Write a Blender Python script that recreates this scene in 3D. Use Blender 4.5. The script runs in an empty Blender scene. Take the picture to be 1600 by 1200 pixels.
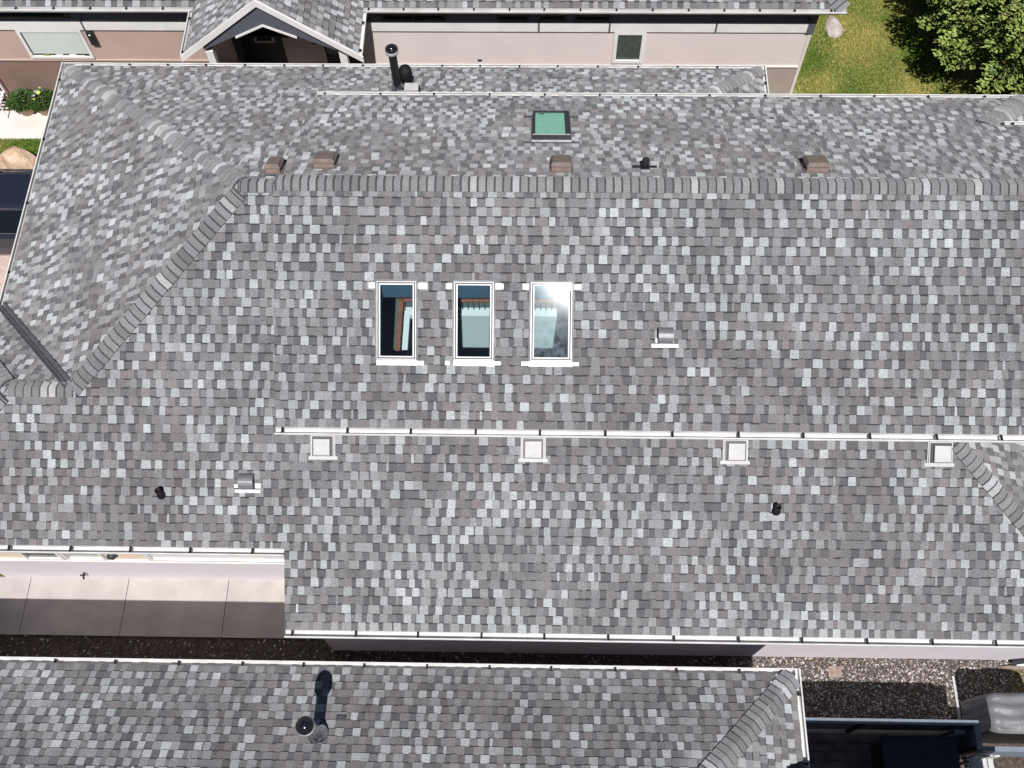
import bpy, math, random
import numpy as np
from mathutils import Matrix, Vector
R = math.radians
sc = bpy.context.scene

# ---------------- camera, world, sun, exposure ----------------
CAMZ = 19.7
def camrot(p, y, r):
    return Matrix.Rotation(R(y), 4, 'Z') @ Matrix.Rotation(R(p), 4, 'X') @ Matrix.Rotation(R(r), 4, 'Z')
cam = bpy.data.cameras.new('camera'); camo = bpy.data.objects.new('camera', cam)
sc.collection.objects.link(camo)
camo.matrix_world = Matrix.Translation((0, 0, CAMZ)) @ camrot(25.534, 2.49, -1.679)
cam.sensor_width = 36; cam.lens = 36 * 1632.99 / 1600; cam.clip_end = 2000; cam.clip_start = .1
sc.camera = camo
SUN_EL, SUN_AZ = 60.2, 5.0          # azimuth: degrees east of due south (-Y)
w = bpy.data.worlds.new('World'); sc.world = w; w.use_nodes = True
nt = w.node_tree; sky = nt.nodes.new('ShaderNodeTexSky'); sky.sky_type = 'NISHITA'
sky.sun_disc = False; sky.sun_elevation = R(SUN_EL); sky.sun_rotation = R(180 - SUN_AZ)
sky.air_density = .65; sky.dust_density = .25; sky.altitude = 1000
nt.links.new(sky.outputs[0], nt.nodes['Background'].inputs[0])
nt.nodes['Background'].inputs[1].default_value = .05
sl = bpy.data.lights.new('sun', 'SUN'); sl.energy = 5.0; sl.angle = R(.5); sl.color = (1, .975, .95)
so = bpy.data.objects.new('sun', sl); sc.collection.objects.link(so)
sd = Vector((math.sin(R(SUN_AZ)) * math.cos(R(SUN_EL)), -math.cos(R(SUN_AZ)) * math.cos(R(SUN_EL)), math.sin(R(SUN_EL))))
so.rotation_euler = sd.to_track_quat('Z', 'Y').to_euler(); so.location = sd * 60
sc.view_settings.view_transform = 'Standard'; sc.view_settings.look = 'None'
sc.view_settings.exposure = 0.08; sc.view_settings.gamma = 1.0

# ---------------- helpers ----------------
def mat(name, col, rough=.8, noise=0, nscale=8, spec=.3, metal=0, bump=0, bscale=40, col2=None, drough=0, detail=4):
    m = bpy.data.materials.new(name); m.use_nodes = True; t = m.node_tree; b = t.nodes['Principled BSDF']
    b.inputs['Base Color'].default_value = (*col, 1); b.inputs['Roughness'].default_value = rough
    b.inputs['Specular IOR Level'].default_value = spec; b.inputs['Metallic'].default_value = metal
    b.inputs['Diffuse Roughness'].default_value = drough
    tc = t.nodes.new('ShaderNodeTexCoord')
    if noise or col2:
        n = t.nodes.new('ShaderNodeTexNoise'); n.inputs['Scale'].default_value = nscale; n.inputs['Detail'].default_value = detail
        t.links.new(tc.outputs['Object'], n.inputs['Vector'])
        r = t.nodes.new('ShaderNodeValToRGB'); r.color_ramp.elements[0].position = .35; r.color_ramp.elements[1].position = .65
        c2 = col2 or tuple(min(1, c * (1 + noise)) for c in col); c1 = col if col2 else tuple(c * (1 - noise) for c in col)
        r.color_ramp.elements[0].color = (*c1, 1); r.color_ramp.elements[1].color = (*c2, 1)
        t.links.new(n.outputs['Fac'], r.inputs['Fac']); t.links.new(r.outputs['Color'], b.inputs['Base Color'])
    if bump:
        n2 = t.nodes.new('ShaderNodeTexNoise'); n2.inputs['Scale'].default_value = bscale; n2.inputs['Detail'].default_value = 5
        t.links.new(tc.outputs['Object'], n2.inputs['Vector'])
        bp = t.nodes.new('ShaderNodeBump'); bp.inputs['Strength'].default_value = bump; bp.inputs['Distance'].default_value = .02
        t.links.new(n2.outputs['Fac'], bp.inputs['Height']); t.links.new(bp.outputs['Normal'], b.inputs['Normal'])
    return m
def attr_mat(name, rough=.95, grain=True, spec=.15, lo=.55, hi=1.5, sc1=62, drough=.55):
    """base colour per shingle / leaf / stone from the face colour attribute, broken up by mineral grain"""
    m = bpy.data.materials.new(name); m.use_nodes = True; t = m.node_tree; b = t.nodes['Principled BSDF']
    b.inputs['Roughness'].default_value = rough; b.inputs['Specular IOR Level'].default_value = spec
    b.inputs['Diffuse Roughness'].default_value = drough
    a = t.nodes.new('ShaderNodeAttribute'); a.attribute_name = 'tint'
    if not grain:
        t.links.new(a.outputs['Color'], b.inputs['Base Color']); return m
    tc = t.nodes.new('ShaderNodeTexCoord')
    n = t.nodes.new('ShaderNodeTexNoise'); n.inputs['Scale'].default_value = sc1; n.inputs['Detail'].default_value = 3; n.inputs['Roughness'].default_value = .8
    n3 = t.nodes.new('ShaderNodeTexNoise'); n3.inputs['Scale'].default_value = .9; n3.inputs['Detail'].default_value = 3
    t.links.new(tc.outputs['Object'], n.inputs['Vector']); t.links.new(tc.outputs['Object'], n3.inputs['Vector'])
    r = t.nodes.new('ShaderNodeMapRange'); r.inputs[1].default_value = .3; r.inputs[2].default_value = .7
    r.inputs[3].default_value = lo; r.inputs[4].default_value = hi
    r3 = t.nodes.new('ShaderNodeMapRange'); r3.inputs[1].default_value = .3; r3.inputs[2].default_value = .7
    r3.inputs[3].default_value = .86; r3.inputs[4].default_value = 1.13
    t.links.new(n.outputs['Fac'], r.inputs[0]); t.links.new(n3.outputs['Fac'], r3.inputs[0])
    mu_ = t.nodes.new('ShaderNodeMath'); mu_.operation = 'MULTIPLY'
    t.links.new(r.outputs[0], mu_.inputs[0]); t.links.new(r3.outputs[0], mu_.inputs[1])
    vm = t.nodes.new('ShaderNodeVectorMath'); vm.operation = 'SCALE'
    t.links.new(a.outputs['Color'], vm.inputs[0]); t.links.new(mu_.outputs[0], vm.inputs['Scale'])
    t.links.new(vm.outputs[0], b.inputs['Base Color'])
    bp = t.nodes.new('ShaderNodeBump'); bp.inputs['Strength'].default_value = .5; bp.inputs['Distance'].default_value = .006
    t.links.new(n.outputs['Fac'], bp.inputs['Height']); t.links.new(bp.outputs['Normal'], b.inputs['Normal'])
    return m
def glass_mat(name, tint, gloss=.06, rough=.02, dust_haze=0):
    m = bpy.data.materials.new(name); m.use_nodes = True; t = m.node_tree; t.nodes.clear()
    o = t.nodes.new('ShaderNodeOutputMaterial'); tr = t.nodes.new('ShaderNodeBsdfTransparent'); tr.inputs[0].default_value = (*tint, 1)
    g = t.nodes.new('ShaderNodeBsdfGlossy'); g.inputs['Roughness'].default_value = rough
    mx = t.nodes.new('ShaderNodeMixShader'); fr = t.nodes.new('ShaderNodeFresnel'); fr.inputs[0].default_value = 1.6
    ad = t.nodes.new('ShaderNodeMath'); ad.operation = 'ADD'; ad.inputs[1].default_value = gloss
    t.links.new(fr.outputs[0], ad.inputs[0]); t.links.new(ad.outputs[0], mx.inputs[0])
    t.links.new(tr.outputs[0], mx.inputs[1]); t.links.new(g.outputs[0], mx.inputs[2])
    out = mx
    if dust_haze:
        df = t.nodes.new('ShaderNodeBsdfDiffuse'); df.inputs[0].default_value = (.5, .66, .78, 1)
        n = t.nodes.new('ShaderNodeTexNoise'); n.inputs['Scale'].default_value = 9; n.inputs['Detail'].default_value = 9
        tc = t.nodes.new('ShaderNodeTexCoord'); t.links.new(tc.outputs['Object'], n.inputs['Vector'])
        r = t.nodes.new('ShaderNodeMapRange'); r.inputs[1].default_value = .35; r.inputs[2].default_value = .75; r.inputs[3].default_value = 0; r.inputs[4].default_value = dust_haze
        t.links.new(n.outputs['Fac'], r.inputs[0]); m2 = t.nodes.new('ShaderNodeMixShader')
        t.links.new(r.outputs[0], m2.inputs[0]); t.links.new(mx.outputs[0], m2.inputs[1]); t.links.new(df.outputs[0], m2.inputs[2]); out = m2
    t.links.new(out.outputs[0], o.inputs[0]); return m

M = dict(
 boulder2=mat('grey_stone', (.34, .28, .25), .95, col2=(.55, .51, .48), nscale=4, bump=1, bscale=14),
 alu=mat('grey_aluminium_frame', (.20, .20, .21), .4, noise=.08, nscale=10, metal=.3), capblack=mat('gloss_black_cap', (.010, .010, .013), .16, spec=.8),
 shingle=attr_mat('shingle'), leaf=attr_mat('leaf', rough=.55, grain=False, spec=.3, drough=0), stone=attr_mat('stone', sc1=40),
 white=mat('white_paint', (.78, .76, .74), .5, noise=.05, nscale=3), gutter=mat('gutter_enamel', (.60, .59, .58), .45, col2=(.72, .71, .70), nscale=3.5, spec=.4, detail=7),
 black=mat('black_metal', (.012, .012, .014), .45, spec=.5), dark=mat('dark_frame', (.035, .037, .042), .5, noise=.2),
 brown=mat('brown_vent_metal', (.20, .155, .135), .55, noise=.12, nscale=12), galv=mat('galvanised_steel', (.22, .22, .23), .42, noise=.1, nscale=20, metal=.3),
 ventwhite=mat('vent_enamel', (.47, .46, .455), .5, noise=.07, nscale=9), flash=mat('bright_flashing', (.52, .52, .53), .4, noise=.14, nscale=9, metal=.15),
 darkflash=mat('dark_flashing', (.12, .12, .13), .5, noise=.2, nscale=10, metal=.2), lead=mat('grey_rib_metal', (.16, .16, .17), .45, noise=.15, nscale=15, metal=.4),
 steel=mat('stainless_steel', (.62, .63, .66), .16, metal=1.0), rubber=mat('black_rubber', (.010, .010, .012), .7),
 pinkwall=mat('pale_pink_stucco', (.73, .64, .61), .9, noise=.03, nscale=1.5, bump=.25, bscale=120), tanwall=mat('rosy_tan_stucco', (.50, .37, .32), .9, noise=.04, nscale=1.5, bump=.25, bscale=120),
 lowbrown=mat('brown_stucco', (.235, .155, .13), .9, noise=.06, nscale=2, bump=.25, bscale=100), taupe=mat('taupe_stucco', (.40, .33, .30), .9, noise=.04, nscale=2, bump=.25, bscale=100),
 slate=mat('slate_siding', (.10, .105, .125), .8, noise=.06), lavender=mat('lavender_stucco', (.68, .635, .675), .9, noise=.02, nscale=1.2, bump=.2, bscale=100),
 peach=mat('peach_wall', (.80, .64, .50), .9, noise=.03), paleconc=mat('pale_concrete', (.66, .62, .58), .9, noise=.05, nscale=2, bump=.3, bscale=60), concrete=mat('concrete', (.45, .41, .385), .9, noise=.09, nscale=2.2, bump=.3, bscale=60),
 paver=mat('pink_paver', (.52, .40, .36), .9, noise=.14, nscale=25, bump=.4, bscale=50), soil=mat('soil', (.09, .07, .055), 1, noise=.4, nscale=12, bump=.8, bscale=30),
 carpaint=mat('navy_car_paint', (.016, .019, .032), .22, spec=.8), carglass=mat('dark_car_glass', (.006, .007, .008), .05, spec=.8),
 tyre=mat('tyre', (.02, .02, .02), .85), chrome=mat('chrome_trim', (.7, .72, .75), .12, metal=1), redlamp=mat('red_lens', (.25, .01, .01), .2, spec=.7),
 terracotta=mat('terracotta', (.40, .27, .20), .85, noise=.2, nscale=9), boulder=mat('tan_boulder', (.42, .27, .17), .95, col2=(.72, .55, .40), nscale=4.5, bump=1.0, bscale=14),
 lowe=mat('reflective_window_glass', (.62, .60, .56), .11, metal=1.0), glassd=mat('dark_window_glass', (.012, .016, .018), .06, spec=.7), blind=mat('pale_roller_blind', (.60, .66, .62), .7, noise=.03, nscale=4),
 slatglass=mat('grey_green_blind', (.07, .085, .075), .3, noise=.25, nscale=12, spec=.5),
 bark=mat('bark', (.11, .075, .05), .95, noise=.3, bump=1, bscale=20), wood=mat('brown_handrail', (.30, .12, .075), .45, noise=.2, nscale=14),
 doorp=mat('greige_door_paint', (.30, .25, .22), .6, noise=.05), blackwall=mat('porch_dark_siding', (.035, .032, .034), .9), olive=mat('olive_panel', (.22, .26, .06), .7, noise=.1),
 mint=mat('mint_wall', (.78, .86, .82), .9, noise=.03, nscale=3), carpet=mat('grey_green_carpet', (.13, .17, .15), 1, noise=.35, nscale=60, bump=.6, bscale=150),
 interior=mat('dark_blue_interior_wall', (.09, .16, .22), .9, noise=.05), ledge=mat('interior_white_ledge', (.85, .86, .85), .6),
 deckb=mat('charcoal_deck_board', (.20, .185, .18), .7, noise=.2, nscale=6), railblue=mat('steel_blue_rail', (.19, .23, .28), .45, noise=.08), spa=mat('navy_spa_cover', (.03, .036, .055), .6, noise=.15, nscale=3),
 vinyl=mat('grey_grill_cover', (.165, .17, .18), .42, noise=.10, nscale=4, bump=.9, bscale=7), timber=mat('weathered_timber', (.27, .21, .18), .95, noise=.25, nscale=10, bump=.8, bscale=25),
 skin=mat('grey_wood', (.5, .5, .5), .8, noise=.15, nscale=20), greenglass=None,
)
def coated(name, col, k):
    m = mat(name, col, .5, noise=.15, nscale=12); t = m.node_tree; b = t.nodes['Principled BSDF']; o = t.nodes['Material Output']
    g = t.nodes.new('ShaderNodeBsdfGlossy'); g.inputs['Roughness'].default_value = .07; x = t.nodes.new('ShaderNodeMixShader'); x.inputs[0].default_value = k
    t.links.new(b.outputs[0], x.inputs[1]); t.links.new(g.outputs[0], x.inputs[2]); t.links.new(x.outputs[0], o.inputs[0]); return m
M['coated1'] = coated('coated_window_glass', (.08, .09, .085), .18); M['coated2'] = coated('coated_glass_over_blind', (.5, .54, .50), .3)
M['skyglass'] = glass_mat('tinted_skylight_glass', (.88, .94, .95), gloss=.0, rough=.02)
M['skyglassd'] = glass_mat('dusty_hazed_skylight_glass', (.88, .94, .95), gloss=.0, rough=.04, dust_haze=.12)  # dust patches, with a bluish haze painted in by their pale blue colour
M['greenglass'] = mat('green_tinted_glass', (.19, .50, .35), .12, col2=(.27, .60, .44), nscale=22, spec=.6, detail=8)

WPOS = {}
class MB:
    def __init__(s): s.v = []; s.f = []; s.c = []
    def poly(s, pts, col=None):
        b = len(s.v); s.v += [tuple(p) for p in pts]; s.f.append(tuple(range(b, b + len(pts)))); s.c.append(col or (.5, .5, .5)); return s
    def box(s, a, b, col=None):
        x0, y0, z0 = a; x1, y1, z1 = b
        p = [(x0, y0, z0), (x1, y0, z0), (x1, y1, z0), (x0, y1, z0), (x0, y0, z1), (x1, y0, z1), (x1, y1, z1), (x0, y1, z1)]
        return s.hexa(p, col)
    def hexa(s, p, col=None):
        k = len(s.v); s.v += [tuple(q) for q in p]
        for f in ((0, 3, 2, 1), (4, 5, 6, 7), (0, 1, 5, 4), (1, 2, 6, 5), (2, 3, 7, 6), (3, 0, 4, 7)):
            s.f.append(tuple(k + i for i in f)); s.c.append(col or (.5, .5, .5))
        return s
    def fbox(s, F, a, b, col=None):           # box in a local frame F(u,v,n)->world
        (x0, y0, z0), (x1, y1, z1) = a, b
        return s.hexa([F(*q) for q in [(x0, y0, z0), (x1, y0, z0), (x1, y1, z0), (x0, y1, z0), (x0, y0, z1), (x1, y0, z1), (x1, y1, z1), (x0, y1, z1)]], col)
    def tube(s, path, rad, seg=14, cap=True):
        path = [Vector(p) for p in path]; rad = rad if isinstance(rad, (list, tuple)) else [rad] * len(path)
        rings = []
        for i, p in enumerate(path):
            d = (path[min(i + 1, len(path) - 1)] - path[max(i - 1, 0)])
            if d.length < 1e-9: d = Vector((0, 0, 1))
            d.normalize(); a = Vector((1, 0, 0)) if abs(d.x) < .9 else Vector((0, 1, 0))
            e1 = d.cross(a).normalized(); e2 = d.cross(e1); k = len(s.v)
            for j in range(seg):
                t = 2 * math.pi * j / seg; s.v.append(tuple(p + (e1 * math.cos(t) + e2 * math.sin(t)) * rad[i]))
            rings.append(k)
        for a_, b_ in zip(rings, rings[1:]):
            for j in range(seg):
                s.f.append((a_ + j, a_ + (j + 1) % seg, b_ + (j + 1) % seg, b_ + j)); s.c.append((.5, .5, .5))
        if cap:
            s.f.append(tuple(rings[0] + j for j in range(seg))[::-1]); s.c.append((.5,) * 3)
            s.f.append(tuple(rings[-1] + j for j in range(seg))); s.c.append((.5,) * 3)
        return s
    def lathe(s, c, prof, seg=24, axis=None):
        """prof: (r,h) along axis from c"""
        ax = Vector(axis or (0, 0, 1)).normalized(); a = Vector((1, 0, 0)) if abs(ax.x) < .9 else Vector((0, 1, 0))
        e1 = ax.cross(a).normalized(); e2 = ax.cross(e1); c = Vector(c); rings = []
        for r, h in prof:
            rings.append(len(s.v))
            for j in range(seg):
                t = 2 * math.pi * j / seg; s.v.append(tuple(c + ax * h + (e1 * math.cos(t) + e2 * math.sin(t)) * max(r, 1e-4)))
        for a_, b_ in zip(rings, rings[1:]):
            for j in range(seg):
                s.f.append((a_ + j, a_ + (j + 1) % seg, b_ + (j + 1) % seg, b_ + j)); s.c.append((.5,) * 3)
        return s
    def build(s, name, m, parent=None, smooth=False, tint=False, label=None, bevel=0):
        off = Vector(WPOS.get(parent.name, (0, 0, 0))) if parent else Vector((0, 0, 0))
        me = bpy.data.meshes.new(name); V = np.array(s.v, dtype=np.float64) - np.array(off)
        me.from_pydata(V.tolist(), [], s.f); me.validate(clean_customdata=False)
        if tint and len(me.polygons) == len(s.c):
            at = me.attributes.new('tint', 'FLOAT_COLOR', 'FACE')
            c = np.ones((len(s.c), 4), dtype=np.float32); c[:, :3] = np.array(s.c); at.data.foreach_set('color', c.ravel())
        me.materials.append(m)
        if smooth: me.polygons.foreach_set('use_smooth', [True] * len(me.polygons))
        o = bpy.data.objects.new(name, me); sc.collection.objects.link(o)
        if parent: o.parent = parent
        WPOS[o.name] = tuple(off)
        if label: o['label'] = label
        if bevel:
            b = o.modifiers.new('bevel', 'BEVEL'); b.width = bevel; b.segments = 2; b.limit_method = 'ANGLE'
        if smooth == 'auto':
            pass
        return o
def thing(name, loc, label, cat, group=None):
    o = bpy.data.objects.new(name, None); sc.collection.objects.link(o); o.location = loc
    o['label'] = label; o['category'] = cat
    if group: o['group'] = group
    WPOS[o.name] = tuple(loc); return o
def tag(o, label, cat, group=None):
    o['label'] = label; o['category'] = cat
    if group: o['group'] = group
    return o
def struct(o, kind='structure'): o['kind'] = kind; return o

# ---------- colours of shingle tabs (linear albedo) ----------
def tabcol(rng, raised, dens=.3, brown=0.0, nolight=False):
    r = rng.random()
    if raised:
        if r < dens and not nolight: v = rng.uniform(.31, .44); t = (.965, 1.0, 1.02)
        elif r < dens + .38: v = rng.uniform(.225, .31); t = (.99, .99, 1.02)
        else: v = rng.uniform(.175, .225); t = (1.0, .985, 1.02)
    else:
        if r < .5: v = rng.uniform(.155, .195); t = (1.0, .985, 1.02)
        else: v = rng.uniform(.115, .15); t = (.98, .99, 1.04)
    if rng.random() < brown:
        t = (1.06, .98, .985); v = min(v, rng.uniform(.16, .21))
    return (v * t[0], v * t[1], v * t[2])
EXP = .1429
def inside(poly, p):
    n = len(poly)
    for i in range(n):
        a, b = poly[i], poly[(i + 1) % n]
        if (b[0] - a[0]) * (p[1] - a[1]) - (b[1] - a[1]) * (p[0] - a[0]) < -1e-9: return False
    return True
def clip_edge(face, a, b):
    out = []; n = len(face)
    def d(p): return (b[0] - a[0]) * (p[1] - a[1]) - (b[1] - a[1]) * (p[0] - a[0])
    for i in range(n):
        p, q = face[i], face[(i + 1) % n]; dp, dq = d(p), d(q)
        if dp >= 0: out.append(p)
        if (dp > 0 and dq < 0) or (dp < 0 and dq > 0):
            t = dp / (dp - dq); out.append(tuple(p[k] + (q[k] - p[k]) * t for k in range(3)))
    return out
def clip(face, poly):
    for i in range(len(poly)):
        face = clip_edge(face, poly[i], poly[(i + 1) % len(poly)])
        if len(face) < 3: return []
    return face
def minus_rect(face, r):
    u0, v0, u1, v1 = r
    if max(p[0] for p in face) <= u0 or min(p[0] for p in face) >= u1 or max(p[1] for p in face) <= v0 or min(p[1] for p in face) >= v1: return [face]
    B = 99
    parts = [[(-B, -B), (u0, -B), (u0, B), (-B, B)], [(u1, -B), (B, -B), (B, B), (u1, B)], [(u0, -B), (u1, -B), (u1, v0), (u0, v0)], [(u0, v1), (u1, v1), (u1, B), (u0, B)]]
    return [c for c in (clip(face, p) for p in parts) if len(c) >= 3]
def ccw(p):
    a = sum(p[i][0] * p[(i + 1) % len(p)][1] - p[(i + 1) % len(p)][0] * p[i][1] for i in range(len(p)))
    return p if a > 0 else p[::-1]
class Plane:
    """roof plane: O a point on the eave line, U along the eave, V up the slope"""
    def __init__(s, O, U, V):
        s.O = Vector(O); s.U = Vector(U).normalized(); s.V = Vector(V).normalized(); s.N = s.U.cross(s.V).normalized()
        if s.N.z < 0: s.N = -s.N
    def uv(s, x, y):                      # plan point on the plane -> (u,v)
        d = Vector((x - s.O.x, y - s.O.y, 0)); uh = Vector((s.U.x, s.U.y, 0)); vh = Vector((s.V.x, s.V.y, 0))
        return (d.dot(uh) / uh.length_squared, d.dot(vh) / vh.length_squared)
    def W(s, u, v, n=0): return s.O + s.U * u + s.V * v + s.N * n
def shingles(name, PL, polys, seed, parent, holes=(), lift=0, thick=.10, bias=0, label=None):
    mb = MB(); polys = [ccw([PL.uv(*p) for p in poly]) for poly in polys]
    hr = [h for h in holes]
    umin = min(p[0] for q in polys for p in q); umax = max(p[0] for q in polys for p in q)
    vmin = min(p[1] for q in polys for p in q); vmax = max(p[1] for q in polys for p in q)
    r0 = math.floor(vmin / EXP); r1 = math.ceil(vmax / EXP)
    ph = random.Random(seed); here = []
    blotch = [(ph.uniform(umin, umax), ph.uniform(vmin, vmax), ph.uniform(.4, 1.6)) for _ in range(int((umax - umin) * (vmax - vmin) / 5) + 2)]
    def emit(face, col):
        if not face: return
        mb.poly([PL.W(u, v, n + lift) for u, v, n in face], col)
    for r in range(r0, r1):
        rng = random.Random(seed * 7919 + r); v0 = r * EXP; v1 = v0 + EXP; u = math.floor(umin) - 1 + rng.uniform(0, .3); raised = rng.random() < .5; last = 0; above = here; here = []
        while u < umax + .2:
            wd = rng.choice((.09, .105, .115, .12, .125, .14)) * rng.uniform(.95, 1.06) if raised else rng.choice((.075, .09, .105, .12, .14)) * rng.uniform(.93, 1.07)
            if rng.random() < .03: wd = .03
            u1 = u + wd
            if u1 > umin - .1:
                br = max([0] + [1 - math.hypot((u - b[0]) / 1.7, v0 - b[1]) / b[2] for b in blotch]) * .9
                um = (u + u1) / 2; dn = .37 + .17 * math.sin(um * 1.1 + v0 * 2.3 + seed) + .12 * math.sin(um * 2.7 - v0 * 1.9 + seed * 2)
                col = tabcol(rng, raised, dn, .02 + br * .5, (last > .3 and rng.random() < .8) or (rng.random() < .55 and any(abs(um - q) < .10 for q in above))); last = col[1]
                if last > .3: here.append(um)
                jb = rng.uniform(-.004, .004) - (.004 if raised else -.002)
                nb = .015 if raised else .0075; nt = .005 if raised else .0005; e = rng.uniform(.002, .008) if raised else 0
                a0, a1 = u - e, u1 + e; b0, b1 = u - e * .2, u1 + e * .2
                fs = []
                if raised:
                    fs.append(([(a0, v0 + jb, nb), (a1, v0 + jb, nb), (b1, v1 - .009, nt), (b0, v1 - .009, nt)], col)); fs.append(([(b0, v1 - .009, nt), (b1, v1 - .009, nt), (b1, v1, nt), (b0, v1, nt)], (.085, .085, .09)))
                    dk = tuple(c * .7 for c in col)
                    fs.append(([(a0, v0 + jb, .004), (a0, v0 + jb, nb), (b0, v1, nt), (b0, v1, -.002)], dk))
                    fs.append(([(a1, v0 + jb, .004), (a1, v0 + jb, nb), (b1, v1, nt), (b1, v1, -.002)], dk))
                else:
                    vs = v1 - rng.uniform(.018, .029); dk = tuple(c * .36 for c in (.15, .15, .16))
                    ns = nb + (nt - nb) * (vs - v0) / EXP
                    fs.append(([(u, v0 + jb, nb), (u1, v0 + jb, nb), (u1, vs, ns), (u, vs, ns)], col))
                    fs.append(([(u, vs, ns), (u1, vs, ns), (u1, v1, nt), (u, v1, nt)], dk))
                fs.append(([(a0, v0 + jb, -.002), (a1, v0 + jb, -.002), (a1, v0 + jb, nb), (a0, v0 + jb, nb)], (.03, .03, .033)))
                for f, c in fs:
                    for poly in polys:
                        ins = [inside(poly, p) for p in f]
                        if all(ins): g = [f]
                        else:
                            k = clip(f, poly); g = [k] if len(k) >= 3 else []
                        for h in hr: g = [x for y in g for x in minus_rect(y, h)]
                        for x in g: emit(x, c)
            u = u1; raised = (not raised) if rng.random() < .90 else raised
    for poly in polys:                    # roof deck under the shingles
        for n in (-.004, -thick):
            g = [[(p[0], p[1], n) for p in poly]]
            for h in hr: g = [x for y in g for x in minus_rect(y, h)]
            for x in g: emit(x, (.05, .045, .04))
        for i in range(len(poly)):
            a, b = poly[i], poly[(i + 1) % len(poly)]; emit([(a[0], a[1], -.004), (b[0], b[1], -.004), (b[0], b[1], -thick), (a[0], a[1], -thick)], (.5, .48, .46))
    return mb.build(name, M['shingle'], parent, tint=True, label=label)
def caps(name, A, B, n1, n2, seed, parent, w=.135, lift=.026, e=.13, base=.0):
    """ridge or hip cap shingles from low end A to high end B, lapped over both planes"""
    A, B = Vector(A), Vector(B); L = (B - A).length; t = (B - A) / L; rng = random.Random(seed); mb = MB()
    def side(n):
        d = Vector(n).cross(t).normalized()
        return d if d.z < 0 or abs(d.z) < 1e-6 else -d
    d1, d2 = side(n1), side(n2)
    if d1.dot(d2) > .999: d2 = -d2
    up = (Vector(n1) + Vector(n2)).normalized(); N1 = Vector(n1).normalized(); N2 = Vector(n2).normalized()
    ts = [-1, -.7, -.35, -.15, 0, .15, .35, .7, 1]
    def sec(s, h):
        pts = []
        for q in ts:
            d, n = (d1, N1) if q < 0 else (d2, N2)
            k = max(0, 1 - abs(q) / .35); nn = n.lerp(up, k)
            sink = up * (-.006 * k * k)
            pts.append(A + t * s + d * abs(q) * w + nn * (h + base) + sink)
        return pts
    i = 0; s = 0
    while s < L:
        s1 = min(s + e, L); ee = rng.uniform(-.005, .005)
        v = rng.choice((.17, .19, .21, .22, .23, .22, .24, .26, .21, .38)) * rng.uniform(.92, 1.08); tn = rng.choice(((1, .99, 1.01), (.98, .99, 1.03), (1.01, .985, .99)))
        col = tuple(v * x for x in tn); low = sec(s + ee * (s > 0), lift + .017); mid = sec(s1 - .030, lift + .006); hi = sec(min(s1 + .004, L), lift + .001); bot = sec(s + ee * (s > 0), -.004)
        for j in range(len(ts) - 1):
            mb.poly([low[j], low[j + 1], mid[j + 1], mid[j]], col)
            mb.poly([mid[j], mid[j + 1], hi[j + 1], hi[j]], (.075, .075, .08))
            mb.poly([low[j], low[j + 1], bot[j + 1], bot[j]], (.05, .05, .055))
        for j in (0, -1):
            bh = sec(s1, -.004); mb.poly([low[j], mid[j], hi[j], bh[j], bot[j]], (.06, .06, .065))
        s = s1
    return mb.build(name, M['shingle'], parent, tint=True)
def gutter(A, B, out, parent, brk=(), end=(1, 1), w=.125, d=.10, label=None):
    A, B, out = Vector(A), Vector(B), Vector(out).normalized(); t = (B - A).normalized(); z = Vector((0, 0, 1)); mb = MB()
    prof = [(0, -.012), (.0, -d), (w * .62, -d), (w * .85, -d * .62), (w, -d * .35), (w, 0), (w - .022, 0), (w - .022, -.014)]
    P = [[q + out * a + z * b for a, b in prof] for q in (A, B)]
    for i in range(len(prof) - 1): mb.poly([P[0][i], P[1][i], P[1][i + 1], P[0][i + 1]])
    for k in (0, 1):
        if end[k]: mb.poly(P[k][:6])
    fa = [A + z * .0, B, B - z * .16, A - z * .16]
    mb.poly([p - out * .004 for p in fa])
    g = mb.build('gutter', M['gutter'], parent, label=label); L = (B - A).length
    s = brk[0] if brk else .4; st = brk[1] if brk else 1.02
    while s < L - .02:
        c = A + t * s
        F = lambda u, v, n: c + t * u + out * v + z * n
        MB().fbox(F, (-.017, -.005, -.022), (.017, w - .02, .003)).build('gutter_bracket', M['black'], g)
        s += st * random.Random(int(s * 100)).uniform(.97, 1.03)
    return g

# ---------------- dimensions of the photographed house ----------------
m_ = .576; yr, zr = 9.682, 6.50; x0 = -4.467; A_ = 4.95; G = 2.775
def zS(y): return zr - m_ * (yr - y)
def zN(y): return zr - m_ * (y - yr)
SN = Vector((0, -m_, 1)).normalized(); NN = Vector((0, m_, 1)).normalized(); WN = Vector((-m_, 0, 1)).normalized(); EN = Vector((m_, 0, 1)).normalized()
house = thing('house', (0, 9.7, 0), 'large house with grey shingle roof and three tall skylights, filling the middle', 'house')
yE = yr - A_; zE = zr - m_ * A_                      # left eaves
yL = yr - 6.172 + .08; zL = zS(yL)                   # lower right eave
xL = -3.90; xW = x0 - A_
PS = Plane((xL, yL, zL), (1, 0, 0), (0, 1, m_))
xe = 4.50                                            # east end of the lower north roof
wing = (x0 - G, yr - G); w1 = (-8.24, yr - G); dw = zr - m_ * G - zE; dw = dw / m_
xh0, yh0 = 6.40, 6.52                                # top of the south-east hip (under the upper gutter)
yh = yh0 - yL
shingles('roof_slope', PS, [[(x0, yr), wing, (wing[0], yE), (xL, yE), (xL, yr)], [wing, w1, (w1[0] - dw, yE), (wing[0], yE)], [(xL, yE), (xL, 6.9), (xh0 - .38, 6.9), (xh0 + (yh0 - yE), yE)],
          [(xL, yL), (xL, yE), (xh0 + (yh0 - yE), yE), (xh0 + yh, yL)]], 11, house)
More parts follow.
